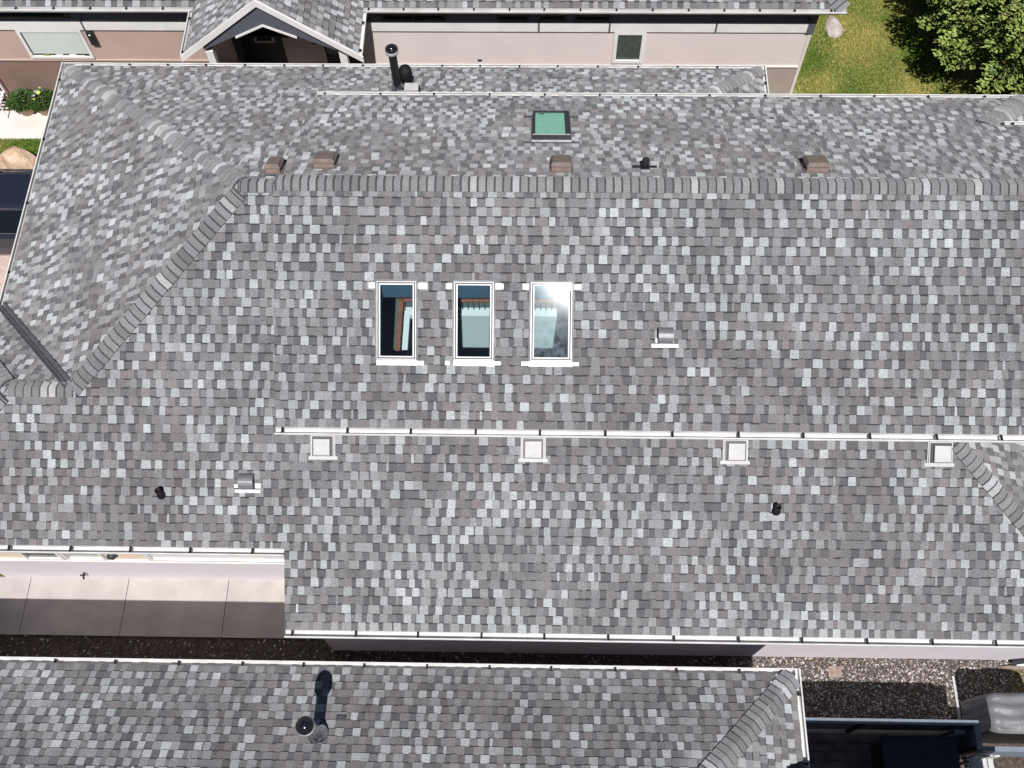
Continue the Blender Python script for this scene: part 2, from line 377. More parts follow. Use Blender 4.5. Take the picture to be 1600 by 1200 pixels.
PN = Plane((xe, yr + A_, zE), (-1, 0, 0), (0, -1, m_))
shingles('roof_slope', PN, [[(x0, yr), (xW, yr + A_), (xL + .05, yr + A_), (xL + .05, yr)], [(xL + .05, 12.3), (xL + .05, yr + A_), (xe, yr + A_), (xe - (yr + A_ - 12.3), 12.3)]], 12, house)
PW = Plane((xW, yr + A_, zE), (0, -1, 0), (1, 0, m_))
shingles('roof_slope', PW, [[(xW, yr + A_), (x0, yr), wing, (xW, yr - G + (x0 - G - xW))]], 13, house)
PE = Plane((xe, yr, zE), (0, 1, 0), (-1, 0, m_))
shingles('roof_slope', PE, [[(xe, yr + A_), (xe - 2.33, 12.3), (xe, 12.3)]], 14, house)
PWN = Plane((w1[0] - dw, wing[1] + dw, zE), (-1, 0, 0), (0, -1, m_))
shingles('roof_slope', PWN, [[wing, w1, (w1[0] - dw, wing[1] + dw), (wing[0] - dw, wing[1] + dw)]], 15, house)
PWW = Plane((w1[0] - dw, wing[1], zE), (0, -1, 0), (1, 0, m_))
shingles('roof_slope', PWW, [[w1, (w1[0] - dw, wing[1] + dw), (w1[0] - dw, wing[1] - dw)]], 16, house)
# east face behind the south-east hip
PEH = Plane((xh0 + yh, yL, zL), (0, 1, 0), (-1, 0, m_))
shingles('roof_slope', PEH, [[(xh0 + yh, yL), (xh0, yh0), (xh0, yh0 + 1.2), (xh0 + yh, yh0 + 1.2)]], 17, house)
# upper roof
mu = .566; hh = .088; xu = -4.005; e_ = 3.36 - .05
zU = zr + hh - mu * e_; xR = 12.0
US = Plane((xu, yr - e_, zU), (1, 0, 0), (0, 1, mu)); UN = Plane((xR, yr + e_, zU), (-1, 0, 0), (0, -1, mu))
def rectUS(xa, xb, ya, yb):
    a = US.uv(xa, ya); b = US.uv(xb, yb); return (min(a[0], b[0]), min(a[1], b[1]), max(a[0], b[0]), max(a[1], b[1]))
SK = [(-2.41, -1.785), (-1.213, -.59), (-.03, .617)]; SKY = (7.30, 8.36)
holes = [rectUS(a + .03, b - .03, SKY[0] + .03, SKY[1] - .03) for a, b in SK]
shingles('roof_slope', US, [[(xu, yr - e_), (xR, yr - e_), (xR, yr), (xu, yr)]], 21, house, holes=holes, thick=.12)
yG = 11.84; xH = 7.76                                # start of the short north hip
hn = yr + e_ - yG
shingles('roof_slope', UN, [[(xu, yr), (xu, yr + e_), (xH + hn, yr + e_), (xH, yG), (xR, yG), (xR, yr)]] and
         [[(xu, yr), (xu, yr + e_), (xH, yr + e_), (xH, yr)], [(xH, yG), (xH, yr + e_), (xH + hn, yr + e_)], [(xH, yr), (xH, yG), (xR, yG), (xR, yr)]], 22, house, thick=.12)
zH = zr + hh - mu * (yG - yr)
PNE = Plane((xH + hn, yG, zH - mu * hn), (0, 1, 0), (-1, 0, mu))
shingles('roof_slope', PNE, [[(xH, yG), (xH + hn, yr + e_), (xH + hn, yG - .6), (xH, yG - .6)]], 23, house)
# caps
zc = lambda x, y, f: (x, y, f(y))
caps('ridge_cap', (xu - .02, yr, zr), (x0 - .10, yr, zr), SN, NN, 1, house)
caps('ridge_cap', (xR, yr, zr + hh - .004), (xu + .03, yr, zr + hh - .004), SN, NN, 2, house, w=.15)
caps('hip_cap', (xW + .02, yr + A_ - .02, zE), (x0 - .10, yr + .10, zr - .10 * m_), WN, NN, 3, house)
caps('hip_cap', (wing[0], wing[1], zr - m_ * G), (x0 - .10, yr - .10, zr - .10 * m_), WN, SN, 4, house, w=.16)
caps('hip_cap', (w1[0] - dw, wing[1] + dw, zE), (w1[0] - .1, wing[1] + .1, zr - m_ * (G + .1)), WN, NN, 5, house)
caps('hip_cap', (w1[0] - dw, wing[1] - dw, zE), (w1[0] - .1, wing[1] - .1, zr - m_ * (G + .1)), WN, SN, 6, house)
caps('ridge_cap', (w1[0], wing[1], zr - m_ * G), (wing[0] + .1, wing[1], zr - m_ * G), SN, NN, 7, house)
caps('hip_cap', (xe - .02, yr + A_ - .02, zE), (xe - 2.6, yr + A_ - 2.6, zE + 2.6 * m_), EN, NN, 8, house)
caps('hip_cap', (xh0 + yh, yL, zL), (xh0 + .22, yh0 - .22, zL + m_ * (yh - .22)), EN, SN, 9, house)
caps('hip_cap', (xH + hn, yr + e_, zU), (xH, yG, zH), EN, NN, 10, house, w=.2, e=.135)
# open metal valley between west slope and wing
va = Vector((wing[0] - .05, wing[1] + .05, zr - m_ * (G + .05))); vb = Vector((xW, wing[1] + (wing[0] - xW), zE))
tv = (vb - va).normalized(); dwst = Vector((1, 1, 0)).normalized(); mb = MB()
def vf(s, q, h): return va + tv * s + dwst * q + Vector((0, 0, 1)) * (h + abs(q) * m_ * .707)
Lv = (vb - va).length
prof = [(-.085, .005), (-.08, .045), (-.06, .05), (-.04, .030), (-.012, .030), (0, .06), (.012, .030), (.04, .030), (.06, .05), (.08, .045), (.085, .005)]
for a, b in zip(prof, prof[1:]): mb.poly([vf(0, *a), vf(Lv, *a), vf(Lv, *b), vf(0, *b)])
mb.build('valley_flashing', M['lead'], house)
# gutters
gN = yr + A_
gutter((xW - .02, gN, zE), (xe, gN, zE), (0, 1, 0), house, (.55, .78), w=.09); gutter((xW, gN + .1, zE), (xW, wing[1] + dw, zE), (-1, 0, 0), house, (.45, 1.5), w=.09)
gutter((xe, gN + .1, zE), (xe, yr + 3, zE), (1, 0, 0), house, (.45, 1.0), w=.09)
gutter((w1[0] - dw, yE, zE), (xL, yE, zE), (0, -1, 0), house, (1.1, .985))
gutter((xL, yL, zL), (xh0 + yh, yL, zL), (0, -1, 0), house, (.12, 1.02))
gutter((xu, yr - e_, zU), (xR, yr - e_, zU), (0, -1, 0), house, (.12, 1.02)); gutter((xu, yr + e_, zU), (xH + hn, yr + e_, zU), (0, 1, 0), house, (.15, 1.0), w=.085)
gutter((8.06, yG, zH), (xR, yG, zH), (0, 1, 0), house, (.14, 1.0), w=.085)
# walls
yw1 = 5.16; yw2 = 3.86
sof = lambda a, b, z, n='soffit': MB().box((a[0], a[1], z - .02), (b[0], b[1], z)).build(n, M['white'], house)
MB().box((-10.1, yw1, 0), (xL + .25, yw1 + .2, 1.25)).build('wall', M['lavender'], house)
MB().box((-10.1, yw1 - .03, 1.25), (xL + .25, yw1 + .2, 1.29)).build('wall_trim', M['white'], house)
MB().box((-10.1, yw1 + .02, 1.29), (xL + .25, yw1 + .2, zE - .12)).build('wall', M['peach'], house)
MB().box((xL + .25, yw2, 0), (9.3, yw2 + .2, zL - .1)).box((xL + .25, yw2 + .2, 0), (xL + .45, yw1 + .2, zL - .1)).build('wall', M['lavender'], house)
MB().box((-9.1, yr + A_ - .6, 0), (xe - .4, yr + A_ - .4, zE - .1)).box((-9.1, 9.2, 0), (-8.9, yr + A_ - .6, zE - .1)).box((xe - .6, 12, 0), (xe - .4, yr + A_ - .6, zE)).build('wall', M['lavender'], house)
MB().box((-10.1, yw1 + .2, 0), (-9.9, 9.0, zE - .1)).build('wall', M['lavender'], house)
MB().box((xu + .2, yr + e_ - .5, 2.5), (xR, yr + e_ - .3, zU - .1)).build('upper_wall', M['white'], house)
MB().box((7.0, yr - e_ + .22, 2.0), (xR, yr - e_ + .4, zU - .1)).build('upper_wall', M['white'], house)
MB().box((8.2, yG - .5, 2.0), (xR, yG - .35, zH - .1)).build('upper_wall', M['white'], house)
sof((-10.3, yE), (xL, yw1), zE - .115); sof((xL, yL), (9.0, yw2), zL - .115)
# windows in the south wall under the left eave
def window(x0_, x1_, z0, z1, y, parent, fr='white', pane='glassd', t=.06, proud=.05, mull=0, label=None):
    mb = MB()
    mb.box((x0_, y - proud, z0), (x1_, y + .03, z0 + t)).box((x0_, y - proud, z1 - t), (x1_, y + .03, z1)).box((x0_, y - proud, z0 + t), (x0_ + t, y + .03, z1 - t)).box((x1_ - t, y - proud, z0 + t), (x1_, y + .03, z1 - t))
    if mull: mb.box(((x0_ + x1_) / 2 - t / 2, y - proud + .003, z0 + t), ((x0_ + x1_) / 2 + t / 2, y + .03, z1 - t))
    wn = mb.build('window', M[fr], parent, label=label)
    MB().box((x0_ + t, y - .012, z0 + t), (x1_ - t, y + .02, z1 - t)).build('pane', M[pane], wn); return wn
window(-9.1, -8.38, 1.36, 2.6, yw1 + .02, house, pane='coated1'); window(-8.36, -7.62, 1.36, 2.6, yw1 + .02, house, pane='coated2')
window(-6.86, -4.0, 1.36, 2.6, yw1 + .02, house, pane='white', t=.09)
MB().lathe((-7.47, yw1, 1.62), [(0, .07), (.06, .07), (.08, .03), (.085, 0)], axis=(0, -1, 0), seg=18).build('dryer_vent', M['dark'], house, smooth=True)
h_ = MB().tube([(-8.43, yw1, .42), (-8.43, yw1 - .08, .42), (-8.43, yw1 - .11, .37)], .018); h_.tube([(-8.48, yw1 - .06, .45), (-8.38, yw1 - .06, .45)], .014)
h_.build('hose_bib', M['black'], house)
# small brown mouths below the eave on the right
# ---------------- skylights ----------------
for i, (a, b) in enumerate(SK):
    q0 = US.uv(a, SKY[0]); q1 = US.uv(b, SKY[1]); F = lambda u, v, n: US.W(u, v, n)
    u0, v0, u1, v1 = q0[0], q0[1], q1[0], q1[1]; t = .026; H = .06
    fr = MB()
    fr.fbox(F, (u0, v0, -.12), (u1, v0 + t, H)).fbox(F, (u0, v1 - t, -.12), (u1, v1, H)).fbox(F, (u0, v0 + t, -.12), (u0 + t, v1 - t, H)).fbox(F, (u1 - t, v0 + t, -.12), (u1, v1 - t, H))
    sk = fr.build('skylight', M['alu'], house, bevel=.004, label=['first tall skylight from the left, clear dark glass over the corner of a brown handrail', 'middle tall skylight, clear glass with pale green wall below', 'right tall skylight with hazy glare on its glass'][i])
    t2 = .015; o = t
    MB().fbox(F, (u0 + o, v0 + o, H - .03), (u0 + o + t2, v1 - o, H - .012)).fbox(F, (u1 - o - t2, v0 + o, H - .03), (u1 - o, v1 - o, H - .012)).fbox(F, (u0 + o + t2, v0 + o, H - .03), (u1 - o - t2, v0 + o + t2, H - .012)).fbox(F, (u0 + o + t2, v1 - o - t2, H - .03), (u1 - o - t2, v1 - o, H - .012)).build('gasket', M['dark'], sk)
    t3 = .018; o = t + t2
    MB().fbox(F, (u0 + o, v0 + o, H - .04), (u0 + o + t3, v1 - o, H - .006)).fbox(F, (u1 - o - t3, v0 + o, H - .04), (u1 - o, v1 - o, H - .006)).fbox(F, (u0 + o + t3, v0 + o, H - .04), (u1 - o - t3, v0 + o + t3, H - .006)).fbox(F, (u0 + o + t3, v1 - o - t3, H - .04), (u1 - o - t3, v1 - o, H - .006)).build('sash', M['white'], sk)
    dt = .020 if i == 2 else 0; MB().hexa([F(*q) for q in [(u0 + t, v0 + t, H - .040), (u1 - t, v0 + t, H - .040), (u1 - t, v1 - t, H - .036 + dt), (u0 + t, v1 - t, H - .036 + dt), (u0 + t, v0 + t, H - .034), (u1 - t, v0 + t, H - .034), (u1 - t, v1 - t, H - .030 + dt), (u0 + t, v1 - t, H - .030 + dt)]]).build('pane', M['skyglassd' if i == 2 else 'skyglass'], sk)
    gs = MB()
    for ua, ub in ((u0 + .012, u0 + .03), (u1 - .03, u1 - .012)): gs.fbox(F, (ua, v0 + .05, H - .02), (ub, v1 - .05, H + .004))
    ln = .022; FL = lambda a, b: MB().fbox(F, a, b).build('flashing', M['flash'], sk)
    FL((u0 - (0 if i < 2 else .02), v0 - .085, .008), (u1 + .01, v0 - .004, ln)); FL((u1 + .011, v0 - .07 - .01 * (i < 1), .01), (u1 + .11, v0 - .015, ln - .003))
    if i: FL((u0 - .13, v0 - .075, .01), (u0 - .06 if i == 1 else u0 - .021, v0 - .012, ln - .003))
    FL((u1 + .012, v1 - .115, .01), (u1 + (.16, .14, .13)[i], v1 - .03, ln)); FL((u0 - .12, v1 - .115, .01), (u0 - .03, v1 - .03, ln))
    side = MB(); side.fbox(F, (u0 - .02, v0, .006), (u0 - .003, v1 + .01, .04)).fbox(F, (u1 + .003, v0, .006), (u1 + .02, v1 + .01, .04)).fbox(F, (u0 - .02, v1 + .003, .006), (u1 + .02, v1 + .02, .04)); side.build('curb', M['darkflash'], sk)
    sh = MB()
    P = lambda u, v, n: US.W(u, v, n)
    zlow = 4.55
    c4 = [(u0 + t, v0 + t), (u1 - t, v0 + t), (u1 - t, v1 - t), (u0 + t, v1 - t)]
    top = [P(u, v, -.05) for u, v in c4]; bot = [Vector((p.x, p.y, p.z - .45)) for p in top]
    for k in range(4): sh.poly([top[k], top[(k + 1) % 4], bot[(k + 1) % 4], bot[k]])
    sh.build('light_shaft', M['interior'], sk)
# interior seen through the skylights: landing, stair opening and handrail
yI, xI = 9.17, -2.20
MB().box((-3.6, yI + .17, 3.2), (1.6, 12.2, 3.3)).box((-3.6, 6.6, 3.2), (xI - .111, yI + .169, 3.3)).build('landing_floor', M['carpet'], house)
MB().box((xI - .11, yI, 3.19), (1.6, yI + .168, 3.31)).box((xI - .11, 6.6, 3.19), (xI, yI - .001, 3.312)).build('landing_ledge', M['ledge'], house)
MB().box((xI + .05, yI + .03, .2), (1.6, yI + .1, 3.185)).build('stair_wall', M['mint'], house)
MB().box((xI - .08, 6.6, .2), (xI - .01, yI - .1, 3.185)).build('stair_wall', M['interior'], house)
MB().box((-3.7, 6.6, .1), (1.7, 12.2, .2)).box((-3.8, 6.5, .1), (-3.6, 12.3, 4.4)).box((1.6, 6.5, .1), (1.8, 12.3, 4.4)).box((-3.6, 12.2, .1), (1.6, 12.3, 4.4)).box((-3.6, 6.5, .1), (1.6, 6.6, 4.4)).build('room_wall', M['interior'], house)
MB().box((xI - .17, yI + .10, 3.60), (1.55, yI + .17, 3.66)).box((xI - .17, 6.7, 3.60), (xI - .085, yI + .10, 3.66)).build('handrail', M['wood'], house, bevel=.01)
MB().box((xI - .175, yI + .09, 3.32), (xI - .08, yI + .18, 3.74)).build('newel_post', M['wood'], house)
x = xI + .05
while x < 1.5:
    MB().box((x - .010, yI + .125, 3.312), (x + .010, yI + .145, 3.60)).build('baluster', M['black'], house); x += .10
y = 7.0
while y < 9.1:
    MB().box((xI - .13, y - .01, 3.301), (xI - .112, y + .01, 3.60)).build('baluster', M['black'], house); y += .10
# ---------------- north skylight (green glass) ----------------
F = lambda u, v, n: UN.W(u, v, n)
qa = UN.uv(.60, 12.07); qb = UN.uv(-.02, 11.08); u0, u1 = sorted((qa[0], qb[0])); v0, v1 = sorted((qa[1], qb[1]))
t = .05; fr = MB().fbox(F, (u0, v0, 0), (u1, v0 + t, .12)).fbox(F, (u0, v1 - t, 0), (u1, v1, .12)).fbox(F, (u0, v0 + t, 0), (u0 + t * 1.6, v1 - t, .12)).fbox(F, (u1 - t * .8, v0 + t, 0), (u1, v1 - t, .12))
sk = fr.build('skylight', M['dark'], house, label='small skylight on the far slope with bright green glass')
MB().fbox(F, (u0 + t * 1.6, v0 + t, .085), (u1 - t * .8, v1 - t, .095)).build('pane', M['greenglass'], sk)
MB().fbox(F, (u1 - t - .14, v0 + t + .03, .096), (u1 - t - .05, v0 + t + .07, .098)).build('sticker', M['black'], sk)
MB().fbox(F, (u0 - .02, v1 + .003, .0), (u1 + .02, v1 + .03, .045)).fbox(F, (u0, v1 - t + .01, .121), (u1, v1 - t + .03, .13)).build('flashing', M['flash'], sk)
MB().fbox(F, (u0 - .16, v0 - .01, .012), (u0 - .02, v0 + .06, .024)).fbox(F, (u1 + .02, v0 - .01, .012), (u1 + .16, v0 + .06, .024)).fbox(F, (u0 - .16, v1 + .03, .012), (u1 + .16, v1 + .075, .022)).fbox(F, (u0 - .024, v0, .01), (u0 - .003, v1, .05)).fbox(F, (u1 + .003, v0, .01), (u1 + .024, v1, .05)).build('apron_flashing', M['darkflash'], sk)

# ---------------- vents ----------------
def frame_on(PL, x, y, rot=0):
    u, v = PL.uv(x, y); cr, sr = math.cos(rot), math.sin(rot)
    return lambda a, b, n: PL.W(u + a * cr - b * sr, v + a * sr + b * cr, n)
def brown_vent(x, y, w_, label):
    F = frame_on(UN, x, y)   # u points west, v up-slope (towards ridge, south)
    b = MB().fbox(F, (-w_ / 2 + .02, -.20, 0), (w_ / 2 - .02, .12, .10)).build('roof_vent', M['brown'], house, label=label)
    p = [F(-w_ / 2, -.26, .10), F(w_ / 2, -.26, .10), F(w_ / 2, .15, .10), F(-w_ / 2, .15, .10), F(-w_ / 2 + .05, -.20, .16), F(w_ / 2 - .05, -.20, .16), F(w_ / 2 - .03, .14, .17), F(-w_ / 2 + .03, .14, .17)]
    MB().hexa(p).build('hood', M['brown'], b, bevel=.008)
    MB().fbox(F, (-w_ / 2 - .02, -.2, .010), (w_ / 2 + .02, .16, .018)).build('vent_flange', M['brown'], b)
brown_vent(-4.06, 10.0, .26, 'small brown vent nearly hidden behind the left end of the ridge')
brown_vent(-3.30, 10.20, .36, 'brown box vent behind the ridge, left one')
brown_vent(.43, 10.12, .34, 'brown box vent behind the ridge below the green skylight')
brown_vent(4.42, 10.16, .38, 'brown box vent behind the right end of the ridge')
F = frame_on(UN, 1.745, 10.19)
bp = MB().lathe(F(0, 0, 0), [(.055, 0), (.055, .2), (.045, .2), (.045, .1), (0, .1)], seg=18).build('vent_pipe', M['rubber'], house, smooth=True)
MB().fbox(F, (-.19, -.02, .012), (.19, .03, .03)).fbox(F, (-.07, -.09, .012), (.07, .10, .034)).build('vent_collar', M['black'], bp)
def hood_vent(PL, x, y, s, label):
    F = frame_on(PL, x, y); b = MB(); n = 12; r = .105; L = .115
    pr = [(.125 * math.cos(math.pi * k / n), .06 + .115 * math.sin(math.pi * k / n)) for k in range(n + 1)]
    pr = [(.125, .01)] + pr + [(-.125, .01)]
    for (a0, h0), (a1, h1) in zip(pr, pr[1:]): b.poly([F(-L, a0, h0), F(L, a0, h0), F(L, a1, h1), F(-L, a1, h1)])
    b.poly([F(s * L, a, h) for a, h in pr])
    v = b.build('roof_vent', M['galv'], house, label=label)
    MB().poly([F(-s * (L - .008), a * .96, h * .96 + .002) for a, h in pr]).build('vent_mouth', M['black'], v)
    MB().fbox(F, (-L - .09, -.185, .012), (L + .09, -.132, .024)).fbox(F, (-L - .028 if s > 0 else -L - .1, -.11, .010), (-L - .004, -.05, .022)).fbox(F, (L + .004, -.112, .01), (L + (.02 if s > 0 else .1), -.03, .021)).build('flashing', M['flash'], v)
hood_vent(US, 2.05, 7.66, 1, 'round grey metal hood vent right of the three skylights')
hood_vent(PS, -4.47, 5.66, -1, 'round grey metal hood vent on the lower left slope')
def pipe_vent(PL, x, y, fl, label):
    F = frame_on(PL, x, y); c = F(0, 0, 0)
    v = MB().lathe(c, [(.05, 0), (.047, .22), (.04, .22), (.04, .02), (0, .02)], seg=18).build('vent_pipe', M['rubber'], house, smooth=True, label=label)
    MB().lathe(c, [(.075, .0), (.068, .04), (.058, .07), (.054, .08)], seg=18).build('rubber_boot', M['rubber'], v, smooth=True)
    MB().fbox(F, (-.14, -.15, .012), (.14, -.03, .022)).build('flashing', M[fl], v)
pipe_vent(PS, -5.845, 5.45, 'darkflash', 'short black plumbing pipe on the lower left slope')
pipe_vent(PS, 3.85, 5.33, 'lead', 'short black plumbing pipe on the lower right slope')
def box_vent(x, y, label):
    F = frame_on(PS, x, y)
    v = MB().fbox(F, (-.175, -.165, 0), (.175, .175, .05)).build('roof_vent', M['ventwhite'], house, label=label)
    MB().fbox(F, (-.158, -.155, .051), (.158, .155, .085)).build('vent_louver', M['black'], v)
    MB().fbox(F, (-.128, -.135, .086), (.128, .125, .15)).build('hood', M['ventwhite'], v, bevel=.006)
    MB().fbox(F, (-.17, .172, .02), (.17, .20, .045)).fbox(F, (-.23, -.22, .012), (.23, -.165, .022)).fbox(F, (-.195, -.164, .010), (-.178, .17, .03)).fbox(F, (.178, -.164, .010), (.195, .17, .03)).build('vent_flange', M['ventwhite'], v)
for x, l in ((-3.27, 'far left'), (.035, 'second from the left'), (3.19, 'third from the left'), (6.36, 'last on the right beside the hip')):
    box_vent(x, 6.16, 'square white box vent below the long gutter, ' + l)
def flue(c, h, r, parent, label, black=True):
    c = Vector(c)
    v = MB().lathe(c, [(r, -.3), (r, h - .12)], seg=24).build('flue_pipe', M['black' if black else 'steel'], parent, smooth=True, label=label)
    MB().lathe(c, [(r * 1.9, .02), (r * 1.8, .05), (r * 1.2, .16), (r * 1.02, .18)], seg=24).build('storm_collar', M['steel'], v, smooth=True)
    MB().lathe(c + Vector((0, 0, h - .14)), [(r * 1.25, 0), (r * 1.6, .02), (r * 1.62, .07), (r * 1.45, .10)], seg=28).build('cap_rim', M['flash'], v, smooth=True)
    MB().lathe(c + Vector((0, 0, h - .05)), [(r * 1.5, -.012), (r * 1.52, .02), (r * 1.25, .035), (r * 1.2, .045), (r * .9, .05), (r * .85, .065), (r * .3, .075), (0, .078)], seg=28).build('rain_cap', M['capblack'], v, smooth=True)
    return v
flue((-2.58, 13.50, zN(13.50)), 1.10, .075, house, 'tall black flue pipe behind the far gutter')
dv = MB().lathe((-2.44, 13.78, zN(13.78)), [(.11, -.1), (.11, .16), (.12, .2), (.12, .36), (.1, .42), (0, .45)], seg=24).build('turbine_vent', M['rubber'], house, smooth=True)
wb = MB().box((-2.42, 13.24, zN(13.3) - .06), (-2.16, 13.42, zN(13.3) + .15)).build('roof_vent', M['ventwhite'], house); MB().box((-2.157, 13.26, zN(13.3) - .05), (-2.14, 13.4, zN(13.3) + .12)).build('vent_mouth', M['black'], wb)

# ---------------- south neighbour ----------------
sh_ = thing('house', (-3, -1.5, 0), 'neighbouring house along the bottom edge, grey shingle roof with one round flue', 'house')
ye, ze, xc = 3.02, 2.88, 4.17; run = 4.6; xw = -16
LNp = Plane((xc, ye, ze), (-1, 0, 0), (0, -1, m_)); LEp = Plane((xc, ye, ze), (0, -1, 0), (-1, 0, m_)); LSp = Plane((xw, ye - 2 * run, ze), (1, 0, 0), (0, 1, m_))
shingles('roof_slope', LNp, [[(xc, ye), (xw, ye), (xw, ye - run), (xc - run, ye - run)]], 31, sh_)
shingles('roof_slope', LEp, [[(xc, ye), (xc - run, ye - run), (xc, ye - 2 * run)]], 32, sh_)
pz = ze + m_ * run
MB().poly([(xw, ye - 2 * run, ze), (xc, ye - 2 * run, ze), (xc - run, ye - run, pz), (xw, ye - run, pz)], (.17, .17, .18)).build('roof_slope', M['shingle'], sh_, tint=True)
caps('hip_cap', (xc - .03, ye - .03, ze), (xc - run, ye - run, pz), EN, NN, 33, sh_, w=.17)
gutter((xw, ye, ze), (xc + .02, ye, ze), (0, 1, 0), sh_, (.55, .99), w=.10); gutter((xc, ye + .1, ze), (xc, ye - 2 * run, ze), (1, 0, 0), sh_, (.4, 1.02), w=.10)
MB().box((xw, ye - .6, 0), (xc - .45, ye - .45, ze - .1)).box((xc - .6, ye - 2 * run + .5, 0), (xc - .45, ye - .6, ze - .1)).box((xw, ye - 2 * run + .4, 0), (xc - .6, ye - 2 * run + .55, ze)).build('wall', M['lavender'], sh_)
MB().box((xw, ye - .45, ze - .12), (xc - .1, ye, ze - .1)).build('soffit', M['white'], sh_)
flue((-3.12, 1.93, ze + m_ * (ye - 1.93)), 1.05, .085, sh_, 'round capped flue on the neighbouring roof', black=False)
F = frame_on(LNp, -2.86, 2.2); MB().fbox(F, (-.12, -.02, .012), (.03, .07, .03)).build('flashing', M['darkflash'], sh_)
# unseen taller block added south-east, outside the frame, to shade deck and yard
MB().box((4.3, -6, 0), (7.4, .85, 3.6)).build('wall', M['lavender'], sh_)
B0, B1 = (3.9, -6.4, 3.62), (7.78, 1.33, 3.62)
MB().hexa([(3.9, -6.4, 3.62), (7.78, -6.4, 3.62), (7.78, 1.33, 3.62), (3.9, 1.33, 3.62), (5.8, -4.5, 4.7), (5.9, -4.5, 4.7), (5.9, -.6, 4.7), (5.8, -.6, 4.7)], (.17, .17, .18)).build('roof_slope', M['shingle'], sh_, tint=True)

# ---------------- north neighbour ----------------
nh = thing('house', (-2, 20, 0), 'pink stucco house along the top edge with a gabled porch', 'house')
yf = 16.87; yg = 16.53; zf = 3.34; xE = 6.48
NSp = Plane((-20, yg, zf), (1, 0, 0), (0, 1, m_)); rn = 4.5
shingles('roof_slope', NSp, [[(-20, yg), (xE, yg), (xE - rn, yg + rn), (-20, yg + rn)]], 41, nh)
NEp = Plane((xE, yg, zf), (0, 1, 0), (-1, 0, m_))
shingles('roof_slope', NEp, [[(xE, yg), (xE - rn, yg + rn), (xE, yg + 2 * rn)]], 42, nh)
MB().poly([(-20, yg + 2 * rn, zf), (xE, yg + 2 * rn, zf), (xE - rn, yg + rn, zf + m_ * rn), (-20, yg + rn, zf + m_ * rn)], (.17, .17, .18)).build('roof_slope', M['shingle'], nh, tint=True)
caps('hip_cap', (xE - .02, yg + .02, zf), (xE - rn, yg + rn, zf + m_ * rn), EN, SN, 43, nh, w=.2)
px0, px1, py = -7.20, -3.62, 15.25; pm = .80; ph_ = (px1 - px0) / 2; pc = (px0 + px1) / 2
PpW = Plane((px0, py + 4, zf), (0, -1, 0), (1, 0, pm)); PpE = Plane((px1, py, zf), (0, 1, 0), (-1, 0, pm))
dep = ph_ * pm / m_
shingles('porch_roof', PpW, [[(px0, py), (pc, py), (pc, yg + dep), (px0, yg)]], 44, nh, thick=.06); shingles('porch_roof', PpE, [[(px1, py), (pc, py), (pc, yg + dep), (px1, yg)]], 45, nh, thick=.06)
zp = zf + pm * ph_
for s, xx in ((-1, px0), (1, px1)):
    a = Vector((xx + s * .10, py - .03, zf - .06)); b = Vector((pc, py - .03, zp + .03)); dn = Vector((0, 0, -.155)); bk = Vector((0, .05, 0))
    MB().hexa([a + dn, a + dn + bk, b + dn + bk, b + dn, a, a + bk, b + bk, b]).build('rake_board', M['white'], nh)
ga = zp - .64; gx = .42
for s in (-1, 1):
    xo = pc + s * (ph_ - gx); zo = zf + gx * pm - .26; A4 = [(xo, zo), (pc, ga), (pc, zp - .1), (xo - s * .02, zo + .12)]
    MB().hexa([(a, py + .03, b) for a, b in A4] + [(a, py + .09, b) for a, b in A4]).build('gable_panel', M['slate'], nh)
    xi = pc + s * .62; zi = ga - (ga - zo) * .62 / (ph_ - gx)
    T4 = [(xi, zi - .05), (pc, ga - .05), (pc, ga), (xi, zi)]
    MB().hexa([(a, py + .01, b) for a, b in T4] + [(a, py + .10, b) for a, b in T4]).build('gable_trim', M['white'], nh)
gutter((-20, yg, zf), (px0, yg, zf), (0, -1, 0), nh, (.5, .78), w=.10); gutter((px1, yg, zf), (xE, yg, zf), (0, -1, 0), nh, (.12, .74), w=.10)
gutter((px0, yg - .1, zf), (px0, py, zf), (-1, 0, 0), nh, (.2, .9), w=.09); gutter((px1, yg - .1, zf), (px1, py, zf), (1, 0, 0), nh, (.3, .75), w=.09)
xm0, xm1 = px0 + .35, px1 - .25    # porch recess between these
def wallrow(xa, xb, mu_, ml, zmid):
    MB().box((xa, yf, 2.61), (xb, yf + .2, zf - .02)).build('upper_wall', M['slate'], nh)
    MB().box((xa, yf - .05, 2.37), (xb, yf + .19, 2.61)).build('belt_trim', M['white'], nh)
    MB().box((xa, yf, zmid), (xb, yf + .2, 2.37)).build('wall', M[mu_], nh)
    MB().box((xa, yf - .03, zmid - .04), (xb, yf + .19, zmid)).build('drip_trim', M[mu_], nh)
    MB().box((xa, yf + .004, 0), (xb, yf + .2, zmid - .04)).build('wall', M[ml], nh)
wallrow(-20, xm0, 'tanwall', 'lowbrown', 1.42); wallrow(xm1, 5.98, 'pinkwall', 'taupe', 1.30)
MB().box((5.98, yf - .02, 0), (6.05, yf + 8, 2.61)).build('wall', M['pinkwall'], nh)
MB().box((5.9, yf - .06, 2.35), (6.06, yf + .02, zf)).build('corner_board', M['slate'], nh)
MB().box((-20, yg, zf - .12), (px0, yf, zf - .1)).box((px1, yg, zf - .12), (xE - .1, yf, zf - .1)).build('soffit', M['white'], nh)
for xx in (-9.93, -.82 + .9, 1.62, 3.93): MB().box((xx - .02, yf - .058, 2.38), (xx + .02, yf - .051, 3.2)).build('shadow_strip', M['slate'], nh)  # dark strips painting in shadow lines across the white trim
for a, b, mm in ((-3.33, -1.94, 1), (-.12 + .2, .62 + .05, 0), (.85, 1.6, 0)): window(a, b, 2.68, 3.1, yf, nh, fr='dark', mull=mm)
